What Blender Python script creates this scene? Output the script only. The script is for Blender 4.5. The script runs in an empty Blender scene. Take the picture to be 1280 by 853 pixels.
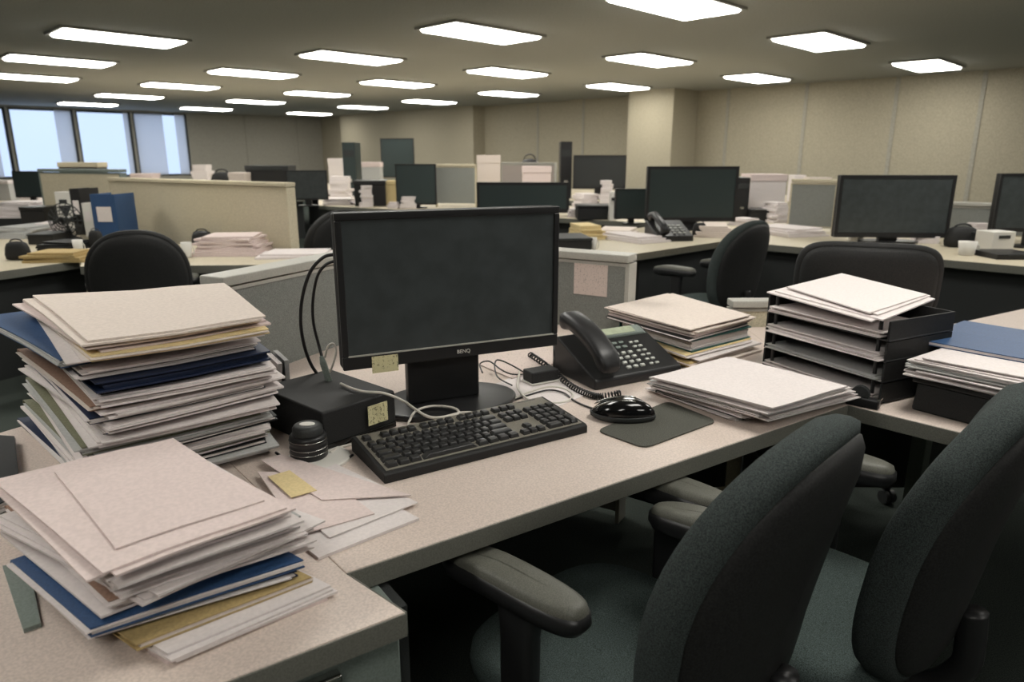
import bpy, bmesh, math, random
from mathutils import Vector, Matrix
random.seed(7)
R = math.radians
SC = bpy.context.scene
COL = SC.collection

# ------------------------------------------------------------------ camera
EYE = 1.32                      # eye height of the camera in metres
FPX = 874.0                     # focal length in pixels of a 1280 wide frame
PITCH = math.atan(231 / 874.0)
cam_d = bpy.data.cameras.new('camera')
cam = bpy.data.objects.new('camera', cam_d)
COL.objects.link(cam)
cam.location = (0, 0, EYE)
cam.rotation_euler = (math.pi / 2 - PITCH, 0, 0)
cam_d.sensor_width = 36
cam_d.lens = FPX / 1280 * 36
cam_d.clip_start = 0.02
cam_d.dof.use_dof = True
cam_d.dof.focus_distance = 1.4
cam_d.dof.aperture_fstop = 5.0
SC.camera = cam

# ------------------------------------------------------------------ world, exposure
W = bpy.data.worlds.new('world')
SC.world = W
W.use_nodes = True
bg = W.node_tree.nodes['Background']
bg.inputs[0].default_value = (0.50, 0.60, 0.78, 1)
bg.inputs[1].default_value = 1.5
SC.view_settings.view_transform = 'Standard'
SC.view_settings.look = 'None'
SC.view_settings.gamma = 1
SC.view_settings.use_curve_mapping = False
SC.view_settings.exposure = 0.12
LIGHT = 13.0                     # radiance of the fluorescent panels

# ------------------------------------------------------------------ helpers
def ray(px, py):
    u = (px - 640) / FPX
    v = -(py - 426.5) / FPX
    c, s = math.cos(PITCH), math.sin(PITCH)
    return Vector((u, c + v * s, -s + v * c))

def at(px, py, z):              # the point of a horizontal plane at height z
    d = ray(px, py)
    t = (z - EYE) / d.z
    return Vector((0, 0, EYE)) + d * t

def aty(px, py, y):             # the point at distance y ahead
    d = ray(px, py)
    return Vector((0, 0, EYE)) + d * (y / d.y)

def proj(p):
    q = p - Vector((0, 0, EYE))
    c, s = math.cos(PITCH), math.sin(PITCH)
    cz = q.y * c - q.z * s
    cy = q.y * s + q.z * c
    return 640 + FPX * q.x / cz, 426.5 - FPX * cy / cz

def height_at(p, py):           # height above p.xy that shows at row py
    lo, hi = p.z, 2.5
    for _ in range(40):
        m = (lo + hi) / 2
        if proj(Vector((p.x, p.y, m)))[1] > py: lo = m
        else: hi = m
    return lo

def az(d):                      # unit vector of a compass azimuth (0 = ahead, 90 = right)
    return Vector((math.sin(R(d)), math.cos(R(d)), 0))

def lin(c):
    return tuple((x / 12.92 if x <= .04045 else ((x + .055) / 1.055) ** 2.4) for x in (v / 255 for v in c))

MATS = {}
def mat(name, rgb, rough=.6, spec=.3, grain=0.0, scale=500, metal=0, bump=0, coat=0):
    m = bpy.data.materials.new(name)
    m.use_nodes = True
    nt = m.node_tree
    b = nt.nodes['Principled BSDF']
    c = lin(rgb)
    b.inputs['Base Color'].default_value = (*c, 1)
    b.inputs['Roughness'].default_value = rough
    b.inputs['Specular IOR Level'].default_value = spec
    b.inputs['Metallic'].default_value = metal
    b.inputs['Coat Weight'].default_value = coat
    if grain or bump:
        tc = nt.nodes.new('ShaderNodeTexCoord')
        n = nt.nodes.new('ShaderNodeTexNoise')
        n.inputs['Scale'].default_value = scale
        n.inputs['Detail'].default_value = 2
        nt.links.new(tc.outputs['Object'], n.inputs['Vector'])
        if grain:
            r = nt.nodes.new('ShaderNodeValToRGB')
            lo = tuple(max(0, x * (1 - grain)) for x in c)
            hi = tuple(min(1, x * (1 + grain)) for x in c)
            r.color_ramp.elements[0].position = .36
            r.color_ramp.elements[1].position = .64
            r.color_ramp.elements[0].color = (*lo, 1)
            r.color_ramp.elements[1].color = (*hi, 1)
            nt.links.new(n.outputs['Fac'], r.inputs['Fac'])
            nt.links.new(r.outputs['Color'], b.inputs['Base Color'])
        if bump:
            bp = nt.nodes.new('ShaderNodeBump')
            bp.inputs['Strength'].default_value = bump
            bp.inputs['Distance'].default_value = .002
            nt.links.new(n.outputs['Fac'], bp.inputs['Height'])
            nt.links.new(bp.outputs['Normal'], b.inputs['Normal'])
    MATS[name] = m
    return m

def emit(name, rgb, strength):
    m = bpy.data.materials.new(name)
    m.use_nodes = True
    nt = m.node_tree
    b = nt.nodes['Principled BSDF']
    b.inputs['Base Color'].default_value = (.8, .8, .8, 1)
    b.inputs['Emission Color'].default_value = (*lin(rgb), 1)
    b.inputs['Emission Strength'].default_value = strength
    return m

def note_mat(name, rgb, ink, lines=60):        # a note with rows of handwriting
    m = mat(name, rgb, .8)
    nt = m.node_tree
    b = nt.nodes['Principled BSDF']
    tc = nt.nodes.new('ShaderNodeTexCoord')
    w = nt.nodes.new('ShaderNodeTexWave')
    w.bands_direction = 'Y'
    w.inputs['Scale'].default_value = lines
    w.inputs['Distortion'].default_value = 6
    w.inputs['Detail'].default_value = 3
    w.inputs['Detail Scale'].default_value = 4
    n = nt.nodes.new('ShaderNodeTexNoise')
    n.inputs['Scale'].default_value = 220
    mul = nt.nodes.new('ShaderNodeMath'); mul.operation = 'MULTIPLY'
    r = nt.nodes.new('ShaderNodeValToRGB')
    r.color_ramp.elements[0].position = .46
    r.color_ramp.elements[1].position = .62
    r.color_ramp.elements[0].color = (*lin(rgb), 1)
    r.color_ramp.elements[1].color = (*lin(ink), 1)
    nt.links.new(tc.outputs['Object'], w.inputs['Vector'])
    nt.links.new(tc.outputs['Object'], n.inputs['Vector'])
    nt.links.new(w.outputs['Fac'], mul.inputs[0])
    nt.links.new(n.outputs['Fac'], mul.inputs[1])
    nt.links.new(mul.outputs[0], r.inputs['Fac'])
    nt.links.new(r.outputs['Color'], b.inputs['Base Color'])
    return m

class MB:
    """collects shapes in world coordinates and links them as one mesh object"""
    def __init__(s): s.v = []; s.f = []
    def add(s, vs, fs):
        n = len(s.v); s.v += [Vector(p) for p in vs]; s.f += [tuple(i + n for i in f) for f in fs]; return s
    def box(s, c, size, rz=0, rx=0, taper=1.0):
        c = Vector(c); hx, hy, hz = size[0] / 2, size[1] / 2, size[2] / 2
        M = Matrix.Rotation(rz, 3, 'Z') @ Matrix.Rotation(rx, 3, 'X')
        vs = []
        for z in (-1, 1):
            k = taper if z > 0 else 1
            for x, y in ((-1, -1), (1, -1), (1, 1), (-1, 1)):
                vs.append(c + M @ Vector((x * hx * k, y * hy * k, z * hz)))
        return s.add(vs, [(0, 3, 2, 1), (4, 5, 6, 7), (0, 1, 5, 4), (1, 2, 6, 5), (2, 3, 7, 6), (3, 0, 4, 7)])
    def prism(s, pts, z0, z1):
        n = len(pts)
        vs = [Vector((p[0], p[1], z0)) for p in pts] + [Vector((p[0], p[1], z1)) for p in pts]
        fs = [tuple(range(n - 1, -1, -1)), tuple(range(n, 2 * n))]
        fs += [(i, (i + 1) % n, n + (i + 1) % n, n + i) for i in range(n)]
        return s.add(vs, fs)
    def wallbox(s, a, b, z0, z1, th):          # upright slab from a to b, th thick to its left-hand far side
        a = Vector((a[0], a[1], 0)); b = Vector((b[0], b[1], 0))
        d = (b - a).normalized(); n = Vector((-d.y, d.x, 0)) * th
        return s.prism([a, b, b + n, a + n], z0, z1)
    def tube(s, path, r, n=8, caps=True):
        path = [Vector(p) for p in path]
        rs = r if isinstance(r, (list, tuple)) else [r] * len(path)
        vs, fs = [], []
        a = None
        for i, p in enumerate(path):
            t = (path[min(i + 1, len(path) - 1)] - path[max(i - 1, 0)])
            t = t.normalized() if t.length > 1e-9 else Vector((0, 0, 1))
            if a is None:
                a = t.cross(Vector((0, 0, 1)))
                if a.length < .3: a = t.cross(Vector((1, 0, 0)))
            a = (a - t * a.dot(t)).normalized(); b = a.cross(t)
            for k in range(n):
                th = 2 * math.pi * k / n
                vs.append(p + (a * math.cos(th) + b * math.sin(th)) * rs[i])
        for i in range(len(path) - 1):
            for k in range(n):
                fs.append((i * n + k, i * n + (k + 1) % n, (i + 1) * n + (k + 1) % n, (i + 1) * n + k))
        if caps:
            fs.append(tuple(range(n - 1, -1, -1))); m = (len(path) - 1) * n
            fs.append(tuple(range(m, m + n)))
        return s.add(vs, fs)
    def lathe(s, prof, c, n=24):
        c = Vector(c); vs, fs = [], []
        for r, z in prof:
            for k in range(n):
                th = 2 * math.pi * k / n
                vs.append(c + Vector((r * math.cos(th), r * math.sin(th), z)))
        m = len(prof)
        for i in range(m - 1):
            for k in range(n):
                fs.append((i * n + k, i * n + (k + 1) % n, (i + 1) * n + (k + 1) % n, (i + 1) * n + k))
        fs.append(tuple(range(n - 1, -1, -1))); fs.append(tuple(range((m - 1) * n, m * n)))
        return s.add(vs, fs)
    def rings(s, rr):                          # closed skin through rings of equal length
        n = len(rr[0]); vs = [p for r in rr for p in r]; fs = []
        for i in range(len(rr) - 1):
            for k in range(n):
                fs.append((i * n + k, i * n + (k + 1) % n, (i + 1) * n + (k + 1) % n, (i + 1) * n + k))
        fs.append(tuple(range(n - 1, -1, -1))); fs.append(tuple(range((len(rr) - 1) * n, len(rr) * n)))
        return s.add(vs, fs)
    def slab(s, q, z0, z1, nx=5, ny=4, warp=None):    # sheet over a quad, gently warped
        q = [Vector((p[0], p[1], 0)) for p in q]
        top, bot = [], []
        for j in range(ny + 1):
            for i in range(nx + 1):
                u, v = i / nx, j / ny
                p = q[0] * (1 - u) * (1 - v) + q[1] * u * (1 - v) + q[2] * u * v + q[3] * (1 - u) * v
                a = warp(p.x, p.y, z0, u, v) if warp else 0
                b = warp(p.x, p.y, z1, u, v) if warp else 0
                bot.append(Vector((p.x, p.y, z0 + a))); top.append(Vector((p.x, p.y, z1 + b)))
        N = len(top); w = nx + 1; fs = []
        for j in range(ny):
            for i in range(nx):
                k = j * w + i
                fs.append((N + k, N + k + 1, N + k + w + 1, N + k + w)); fs.append((k, k + w, k + w + 1, k + 1))
        rim = [i for i in range(w)] + [j * w + nx for j in range(1, ny + 1)] + [ny * w + i for i in range(nx - 1, -1, -1)] + [j * w for j in range(ny - 1, 0, -1)]
        for a, b in zip(rim, rim[1:] + rim[:1]): fs.append((a, b, N + b, N + a))
        return s.add(bot + top, fs)
    def build(s, name, m, parent=None, smooth=False, bevel=0, seg=2, local=False):
        if parent is None:
            xs = [p.x for p in s.v]; ys = [p.y for p in s.v]
            o0 = Vector(((min(xs) + max(xs)) / 2, (min(ys) + max(ys)) / 2, min(p.z for p in s.v)))
            vs = [p - o0 for p in s.v]
        elif local: vs = s.v
        else:
            o0 = parent.get('_w', None); base = FRAME[parent.name]
            vs = [Matrix.Rotation(-base[1], 3, 'Z') @ (p - base[0]) for p in s.v]
        me = bpy.data.meshes.new(name)
        me.from_pydata([tuple(p) for p in vs], [], s.f)
        bm = bmesh.new(); bm.from_mesh(me)
        bmesh.ops.recalc_face_normals(bm, faces=bm.faces)
        bm.to_mesh(me); bm.free()
        me.materials.append(m)
        if smooth:
            for p in me.polygons: p.use_smooth = True
        o = bpy.data.objects.new(name, me)
        COL.objects.link(o)
        if parent is None: o.location = o0; FRAME[o.name] = (o0, 0)
        else:
            o.parent = parent
            FRAME[o.name] = FRAME[parent.name]
        if bevel:
            b = o.modifiers.new('bevel', 'BEVEL'); b.width = bevel; b.segments = seg; b.limit_method = 'ANGLE'; b.angle_limit = R(40)
            if not smooth:
                for p in me.polygons: p.use_smooth = True
                w = o.modifiers.new('wn', 'WEIGHTED_NORMAL'); w.keep_sharp = False
        return o
FRAME = {}

def tag(o, label=None, cat=None, group=None, kind=None):
    if label: o['label'] = label
    if cat: o['category'] = cat
    if group: o['group'] = group
    if kind: o['kind'] = kind
    return o

def thing(name, label, cat, loc, rz=0, group=None):
    o = bpy.data.objects.new(name, None)
    COL.objects.link(o)
    o.empty_display_size = .05
    o.location = loc; o.rotation_euler = (0, 0, rz)
    FRAME[o.name] = (Vector(loc), rz)
    return tag(o, label, cat, group)

def struct(mb, name, m, **k):
    return tag(mb.build(name, m, **k), kind='structure')

def copy_tree(o, parent=None):
    c = o.copy(); COL.objects.link(c)
    if parent: c.parent = parent
    for ch in [x for x in o.children]: copy_tree(ch, c)
    return c

def smooth_path(pts, k=6):                      # Catmull-Rom through the points
    pts = [Vector(p) for p in pts]; out = []
    P = [pts[0]] + pts + [pts[-1]]
    for i in range(1, len(P) - 2):
        a, b, c, d = P[i - 1], P[i], P[i + 1], P[i + 2]
        for j in range(k):
            t = j / k
            out.append(.5 * ((2 * b) + (c - a) * t + (2 * a - 5 * b + 4 * c - d) * t * t + (3 * b - a - 3 * c + d) * t ** 3))
    out.append(pts[-1]); return out

ORD = 'top second third fourth fifth sixth seventh eighth ninth tenth eleventh twelfth thirteenth fourteenth fifteenth sixteenth seventeenth eighteenth nineteenth twentieth twenty-first twenty-second twenty-third twenty-fourth twenty-fifth twenty-sixth'.split()

# ------------------------------------------------------------------ materials
m_wall = mat('wall_paint', (176, 168, 148), .85, .1, .10, 60)
m_wallgrey = mat('wall_paint_grey', (168, 164, 152), .85, .1, .10, 60)
m_ceil = mat('ceiling_tile', (186, 186, 180), .95, .05, .14, 90)
m_floor = mat('carpet', (66, 72, 68), .95, .05, .35, 300, bump=.4)
m_lam = mat('desk_laminate', (206, 191, 181), .42, .35, .10, 260)
m_lamedge = mat('desk_edge', (112, 112, 104), .5, .3, .14, 400)
m_lambg = mat('desk_laminate_far', (190, 180, 158), .5, .3, .08, 120)
m_metalgrey = mat('grey_metal', (120, 130, 124), .5, .4, .12, 300)
m_fabgrey = mat('panel_fabric', (132, 134, 130), .95, .05, .22, 420, bump=.3)
m_fabbeige = mat('beige_panel_fabric', (194, 185, 162), .95, .05, .14, 200, bump=.2)
m_cap = mat('panel_cap', (172, 170, 162), .45, .4, .06, 200)
m_black = mat('black_plastic', (34, 34, 35), .38, .4)
m_blackmatt = mat('black_matt_plastic', (40, 40, 40), .6, .25, .25, 500)
m_gloss = mat('black_gloss', (14, 14, 15), .12, .5)
m_dark = mat('dark_grey_plastic', (48, 50, 50), .5, .35, .15, 400)
m_screen = mat('dark_screen', (60, 65, 66), .32, .45, .12, 20)
m_screenbg = mat('far_dark_screen', (50, 60, 60), .3, .4)
m_key = mat('key_plastic', (48, 48, 48), .3, .5)
m_keylite = mat('phone_key', (190, 192, 186), .5, .3)
m_chair = mat('chair_fabric', (60, 66, 65), .92, .12, .40, 520, bump=.5)
m_seat = mat('seat_fabric', (74, 84, 82), .95, .1, .40, 520, bump=.5)
m_chairsh = mat('chair_shell', (36, 36, 36), .6, .3, .35, 350)
m_armtop = mat('arm_pad', (96, 96, 88), .5, .4, .20, 500)
m_chrome = mat('chrome', (190, 190, 186), .22, .5, metal=1)
m_white = mat('white_plastic', (215, 212, 205), .45, .4)
m_cablewhite = mat('white_cable', (205, 200, 190), .4, .4)
m_cableblack = mat('black_cable', (20, 20, 20), .35, .5)
m_lcd = mat('lcd', (172, 180, 156), .25, .5, .08, 60)
m_padmat = mat('mouse_mat', (84, 84, 78), .9, .1, .35, 520)
P = {
 'white': mat('paper_white', (218, 210, 208), .85, .15, .04, 160),
 'pinkish': mat('paper_pinkish', (216, 200, 196), .85, .15, .05, 160),
 'cream': mat('paper_cream', (214, 202, 193), .85, .15, .05, 160),
 'grey': mat('paper_grey', (178, 178, 176), .85, .15, .06, 160),
 'manila': mat('folder_manila', (216, 196, 148), .75, .2, .06, 160),
 'tan': mat('folder_tan', (176, 154, 108), .75, .2, .10, 200),
 'brown': mat('folder_brown', (150, 122, 106), .75, .2, .10, 200),
 'blue': mat('folder_blue', (48, 76, 114), .5, .35, .12, 240),
 'navy': mat('folder_navy', (28, 40, 66), .5, .35, .12, 240),
 'slate': mat('folder_slate', (110, 120, 146), .6, .3, .12, 240),
 'black': mat('folder_black', (28, 29, 31), .5, .35, .10, 240),
 'green': mat('folder_olive', (118, 118, 96), .7, .25, .12, 240),
 'teal': mat('folder_teal', (34, 78, 74), .5, .35, .12, 240),
}
m_note = note_mat('yellow_note', (220, 212, 168), (110, 104, 80), 70)
m_noteback = note_mat('printed_sheet', (214, 198, 190), (150, 140, 134), 90)

# ------------------------------------------------------------------ room shell  (axes U = azimuth 45, V = azimuth 135)
U, V = az(45), az(135)
def uv(u, v): return U * u + V * v
CEIL = 2.54
U0, U1, V0, V1 = -5.0, 12.6, -21.5, 8.0
corners = [uv(U0, V0), uv(U1, V0), uv(U1, V1), uv(U0, V1)]
def grow(k): return [uv(U0 - k, V0 - k), uv(U1 + k, V0 - k), uv(U1 + k, V1 + k), uv(U0 - k, V1 + k)]
struct(MB().prism(grow(.2), -.1, 0), 'floor', m_floor)
struct(MB().prism(grow(.2), CEIL, CEIL + .1), 'ceiling', m_ceil)

def uvbox(mb, u0, u1, v0, v1, z0, z1):
    return mb.prism([uv(u0, v0), uv(u1, v0), uv(u1, v1), uv(u0, v1)], z0, z1)
# long beige wall (right), with the columns and the thicker bays on it
struct(uvbox(MB(), U1, U1 + .2, V0 - .2, V1 + .2, 0, CEIL), 'wall_right', m_wall)
struct(uvbox(MB(), U0 - .2, U0, V0 - .2, V1 + .2, 0, CEIL), 'wall_near', m_wall)
struct(uvbox(MB(), U0, U1, V1, V1 + .2, 0, CEIL), 'wall_side', m_wall)
def u_on_wall(px, u=U1):                       # v where the column px meets the wall plane u
    d = ray(px, 200); t = u / (d.x * U.x + d.y * U.y)
    return (d.x * V.x + d.y * V.y) * t
# column between the two wall bays
uc = 11.75
va, vb = u_on_wall(783, uc), u_on_wall(838, uc)
struct(uvbox(MB(), uc, U1, va, vb, 0, CEIL), 'column', m_wall)
# thick bay near the corner
ub = 12.2
va, vb = u_on_wall(428, ub), u_on_wall(592, ub)
struct(uvbox(MB(), ub, U1, va, vb, 0, CEIL), 'wall_bay', m_wall)
# seams of the wall panels
for i, px in enumerate((672, 728, 905, 1000, 1110, 1215)):
    v = u_on_wall(px)
    struct(uvbox(MB(), U1 - .012, U1, v - .03, v + .03, 0, CEIL), 'trim_%d' % (i + 1), m_wallgrey)
v0, v1 = V0, V1
struct(uvbox(MB(), U1 - .02, U1, V0, V1, 0, .1), 'baseboard_right', m_dark)

# window wall (left)
def v_on_wall(px, v=V0):
    d = ray(px, 200); t = v / (d.x * V.x + d.y * V.y)
    return (d.x * U.x + d.y * U.y) * t
wu = [(v_on_wall(-110), v_on_wall(17)), (v_on_wall(20), v_on_wall(100)), (v_on_wall(103), v_on_wall(170)), (v_on_wall(173), v_on_wall(239))]
SILL, HEAD = .78, CEIL - .05
mb = MB()
uvbox(mb, U0 - .2, U1 + .2, V0 - .2, V0, 0, SILL)
uvbox(mb, U0 - .2, U1 + .2, V0 - .2, V0, HEAD, CEIL)
edges = [U0 - .2] + [x for w in wu for x in w] + [U1 + .2]
for k in range(0, len(edges), 2):
    uvbox(mb, edges[k], edges[k + 1], V0 - .2, V0, SILL, HEAD)
struct(mb, 'wall_left', m_wallgrey)
for i, px in enumerate((312, 376)):
    u = v_on_wall(px)
    struct(uvbox(MB(), u - .06, u + .06, V0, V0 + .03, 0, CEIL), 'trim_%d' % (i + 20), m_wallgrey)
m_glass = bpy.data.materials.new('window_glass'); m_glass.use_nodes = True
nt = m_glass.node_tree
tr = nt.nodes.new('ShaderNodeBsdfTransparent'); gl = nt.nodes.new('ShaderNodeBsdfGlossy'); mx = nt.nodes.new('ShaderNodeMixShader')
gl.inputs['Roughness'].default_value = .35; mx.inputs[0].default_value = .02
tr.inputs[0].default_value = (.93, .96, 1, 1)
nt.links.new(tr.outputs[0], mx.inputs[1]); nt.links.new(gl.outputs[0], mx.inputs[2]); nt.links.new(mx.outputs[0], nt.nodes['Material Output'].inputs[0])
m_blind = bpy.data.materials.new('roller_blind'); m_blind.use_nodes = True
nt = m_blind.node_tree
tl = nt.nodes.new('ShaderNodeBsdfTranslucent'); df = nt.nodes.new('ShaderNodeBsdfDiffuse'); mx = nt.nodes.new('ShaderNodeMixShader')
tl.inputs[0].default_value = (.95, .95, .95, 1); df.inputs[0].default_value = (.8, .8, .82, 1); mx.inputs[0].default_value = .35
nt.links.new(tl.outputs[0], mx.inputs[1]); nt.links.new(df.outputs[0], mx.inputs[2]); nt.links.new(mx.outputs[0], nt.nodes['Material Output'].inputs[0])
for k, (a, b) in enumerate(wu):
    c = uv((a + b) / 2, V0 - .1); c.z = SILL
    w = thing('window_%d' % (k + 1), None, None, c); w['kind'] = 'structure'
    f = MB(); t = .05
    for (p, q, z0, z1) in ((a, a + t, SILL, HEAD), (b - t, b, SILL, HEAD), (a + t, b - t, SILL, SILL + t), (a + t, b - t, HEAD - t, HEAD)):
        uvbox(f, p, q, V0 - .14, V0 - .06, z0, z1)
    f.build('window_frame', m_dark, w)
    uvbox(MB(), a + t, b - t, V0 - .105, V0 - .095, SILL + t, HEAD - t).build('pane', m_glass, w)
    d = b - a
    spans = {0: [(.1, .9)], 1: [(.72, 1.0)], 2: [(.9, 1.0)], 3: [(.0, .55), (.80, 1.0)]}[k]
    for p, q in spans:
        uvbox(MB(), a + t + p * (d - 2 * t), a + t + q * (d - 2 * t), V0 - .055, V0 - .05, SILL + .03, HEAD - .02).build('blind', m_blind, w)
# ------------------------------------------------------------------ ceiling lights
m_tube = emit('fluorescent_diffuser', (255, 252, 244), LIGHT)
m_lframe = mat('light_frame', (150, 148, 140), .5)
def ceiling_light(p, label):
    o = thing('ceiling_light', label, 'ceiling light', (p.x, p.y, CEIL), -R(45) + math.pi / 2, 'fluorescent ceiling lights')
    fr = MB()
    L, Wd, t = 1.24, .62, .03
    fr.box((0, Wd / 2 - t / 2, -.012), (L, t, .024)).box((0, -Wd / 2 + t / 2, -.012), (L, t, .024))
    fr.box((L / 2 - t / 2, 0, -.012), (t, Wd - 2 * t, .024)).box((-L / 2 + t / 2, 0, -.012), (t, Wd - 2 * t, .024))
    fr.build('light_frame', m_lframe, o, local=True)
    a, b = L / 2 - t, Wd / 2 - t
    MB().rings([[Vector((x * k, y * k, z)) for x, y in ((-a, -b), (a, -b), (a, b), (-a, b))] for k, z in ((.97, -.004), (.97, -.028), (.93, -.045))]).build('diffuser', m_tube, o, local=True)
    return o
rowsL = {
 'window-side row': [(150, 45), (75, 74), (40, 95)],
 'row above the tall pile': [(603, 39), (440, 70), (317, 90), (226, 106), (162, 119), (110, 129)],
 'middle row': [(1025, 50), (813, 73), (635, 89), (497, 103), (397, 116), (320, 126), (258, 135)],
 'row by the beige wall': [(1160, 80), (947, 96), (773, 107), (636, 116), (537, 126), (454, 133), (387, 141)],
}
NTH = 'first second third fourth fifth sixth seventh eighth'.split()
for rn, pts in rowsL.items():
    for i, (px, py) in enumerate(pts):
        ceiling_light(at(px, py, CEIL), 'white ceiling light, %s from the near end of the %s' % (NTH[i], rn))
ceiling_light(at(845, 2, CEIL), 'large white ceiling light nearest to the camera, cut by the frame top')
# lamps of the same grid over and behind the camera
for (x, y) in ((5.5, 6.0), (3.1, 4.2), (-2.4, 4.9), (-.6, 3.3), (1.1, 1.6), (4.8, 2.5), (-2.2, .9), (-4.4, 3.4), (-.4, -1.2), (2.8, -.4), (6.6, 4.7), (-6.2, 5.6)):
    ceiling_light(Vector((x, y, 0)), 'white rectangular ceiling light beyond the frame, over the nearest desks')['group'] = 'ceiling lights beyond the frame'
# ------------------------------------------------------------------ desks in front
D = .73
fA, fB = at(432, 716, D), at(1060, 506, D)
c0 = at(507, 765, D)
fd = (at(395, 808, D) - c0).normalized()
rdir = (at(1280, 574, D) - at(1055, 517, D)).normalized()
main_poly = [fA, fB, Vector((.83, 2.43, 0)), Vector((.40, 2.36, 0)), Vector((-.39, 2.72, 0)), Vector((-.78, 1.86, 0)), Vector((-.95, 1.75, 0))]
ret_poly = [c0, fA, Vector((-.95, 1.75, 0)), Vector((-1.30, 1.15, 0)), c0 + fd * .85]
rr_end = fB + rdir * 1.05
right_poly = [fB, rr_end, rr_end + Vector((1.3, .9, 0)), Vector((2.35, 2.92, 0)), Vector((1.51, 2.42, 0)), Vector((.83, 2.43, 0))]

def inset(poly, k):
    c = sum((Vector((p[0], p[1], 0)) for p in poly), Vector()) / len(poly)
    return [Vector((p[0], p[1], 0)) + (c - Vector((p[0], p[1], 0))).normalized() * k for p in poly]

def desk(name, label, poly, front_edges, legs, lam, edge, group=None, panels=(), th=.036):
    c = sum((Vector((p[0], p[1], 0)) for p in poly), Vector()) / len(poly)
    o = thing(name, label, 'desk', (c.x, c.y, 0), 0, group)
    MB().prism([(p[0], p[1]) for p in poly], D - th, D).build('worktop', lam, o, bevel=.002, seg=1)
    cc = c
    for a, b in front_edges:
        a = Vector((a[0], a[1], 0)); b = Vector((b[0], b[1], 0))
        d = (b - a).normalized(); n = Vector((d.y, -d.x, 0))
        if (cc - a).dot(n) > 0: n = -n
        e = MB().prism([a, b, b + n * .003, a + n * .003], D - th - .001, D - .0015)
        e.build('edge_strip', edge, o, bevel=.001, seg=1)
    for p in legs:
        g = MB().box((p[0], p[1], (D - th) / 2 + .01), (.05, .05, D - th - .02), rz=R(-55))
        g.box((p[0], p[1], .01), (.09, .09, .02), rz=R(-55))
        g.build('leg', m_metalgrey, o, bevel=.003)
    for a, b in panels:
        MB().wallbox(a, b, .12, D - th, .02).build('modesty_panel', m_dark, o)
    return o

desk('desk', 'pale laminate desk with grey front edge carrying the desktop computer', main_poly, [(fA, fB)], [(fA + Vector((-.02, .16, 0))), (.78, 1.80)], m_lam, m_lamedge,
     panels=[((-.72, 1.85), (-.35, 2.64)), ((-.35, 2.64), (.38, 2.33)), ((.38, 2.33), (.80, 2.40))])
desk('desk', 'pale laminate desk wing under the two piles at the lower left corner', ret_poly, [(fA, c0), (c0, c0 + fd * .85)], [(-.9, .95)], m_lam, m_lamedge,
     panels=[((-1.25, 1.15), (-.95, 1.70))])
desk('desk', 'pale laminate desk wing under the letter tray and the stack with a blue folder', right_poly, [(fB, rr_end)], [(rr_end + Vector((.0, .12, 0))), (1.45, 2.3)], m_lam, m_lamedge,
     panels=[((.86, 2.40), (1.5, 2.39)), ((1.5, 2.39), (2.3, 2.86))])

# pedestal under the left wing
pd = c0 + Vector((-.19, .045, 0))
ped = thing('drawer_pedestal', 'grey metal drawer pedestal under the corner of the near desk wing', 'cabinet', (pd.x, pd.y, 0), R(34.5))
MB().box((0, 0, .35), (.30, .16, .68)).build('body', m_metalgrey, ped, local=True, bevel=.004)
for i, (z, h) in enumerate(((.60, .14), (.44, .14), (.21, .28))):
    dr = MB().box((0, -.087, z), (.285, .014, h)).build('drawer', m_metalgrey, ped, local=True, bevel=.003)
    MB().box((0, -.103, z + h / 2 - .03), (.10, .018, .012)).build('handle', m_chrome, dr, local=True, bevel=.003)
MB().box((.158, 0, .35), (.016, .15, .67)).build('side_panel', m_dark, ped, local=True)

# ------------------------------------------------------------------ cubicle panels behind the desk
PZ = 1.02
La, Lb0 = at(278, 346, PZ), at(410, 321, PZ)
Ra, Rb0 = at(700, 313, PZ - .02), at(783, 319, PZ - .02)
def meet(a, b, c, d):
    a, b, c, d = (Vector((p[0], p[1])) for p in (a, b, c, d))
    r, s = b - a, d - c
    t = ((c - a).x * s.y - (c - a).y * s.x) / (r.x * s.y - r.y * s.x)
    return a + r * t
K = meet(La, Lb0, Ra, Rb0)
def cubicle_panel(label, a, b, top, capm, fab, th=.06, z0=.05, group='cubicle panels', name='cubicle_panel'):
    a = Vector((a[0], a[1], 0)); b = Vector((b[0], b[1], 0))
    d = (b - a).normalized(); n = Vector((-d.y, d.x, 0))
    o = thing(name, label, 'partition', ((a.x + b.x) / 2, (a.y + b.y) / 2, 0), 0, group)
    MB().wallbox(a, b, z0, top - .035, th).build('fabric_panel', fab, o)
    f = MB().wallbox(a - d * .012 - n * .012, b + d * .012 - n * .012, top - .026, top, th + .024)
    f.build('cap_rail', capm, o, bevel=.004)
    MB().wallbox(a - n * .004, b - n * .004, top - .040, top - .030, th + .008).build('lower_rail', capm, o)
    for p, q in ((a - d * .014, a), (b, b + d * .014)):
        MB().wallbox(p - n * .004, q - n * .004, max(0, z0 - .045), top - .03, th + .008).build('end_post', capm, o)
    return o
cubicle_panel('grey fabric cubicle panel with pale cap rail behind the cables of the monitor', La, K, PZ, m_cap, m_fabgrey)
pr = cubicle_panel('grey fabric cubicle panel with a sheet pinned to it, behind the phone', (K[0] + .075, K[1] - .03), Rb0, PZ - .02, m_cap, m_fabgrey)
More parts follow.
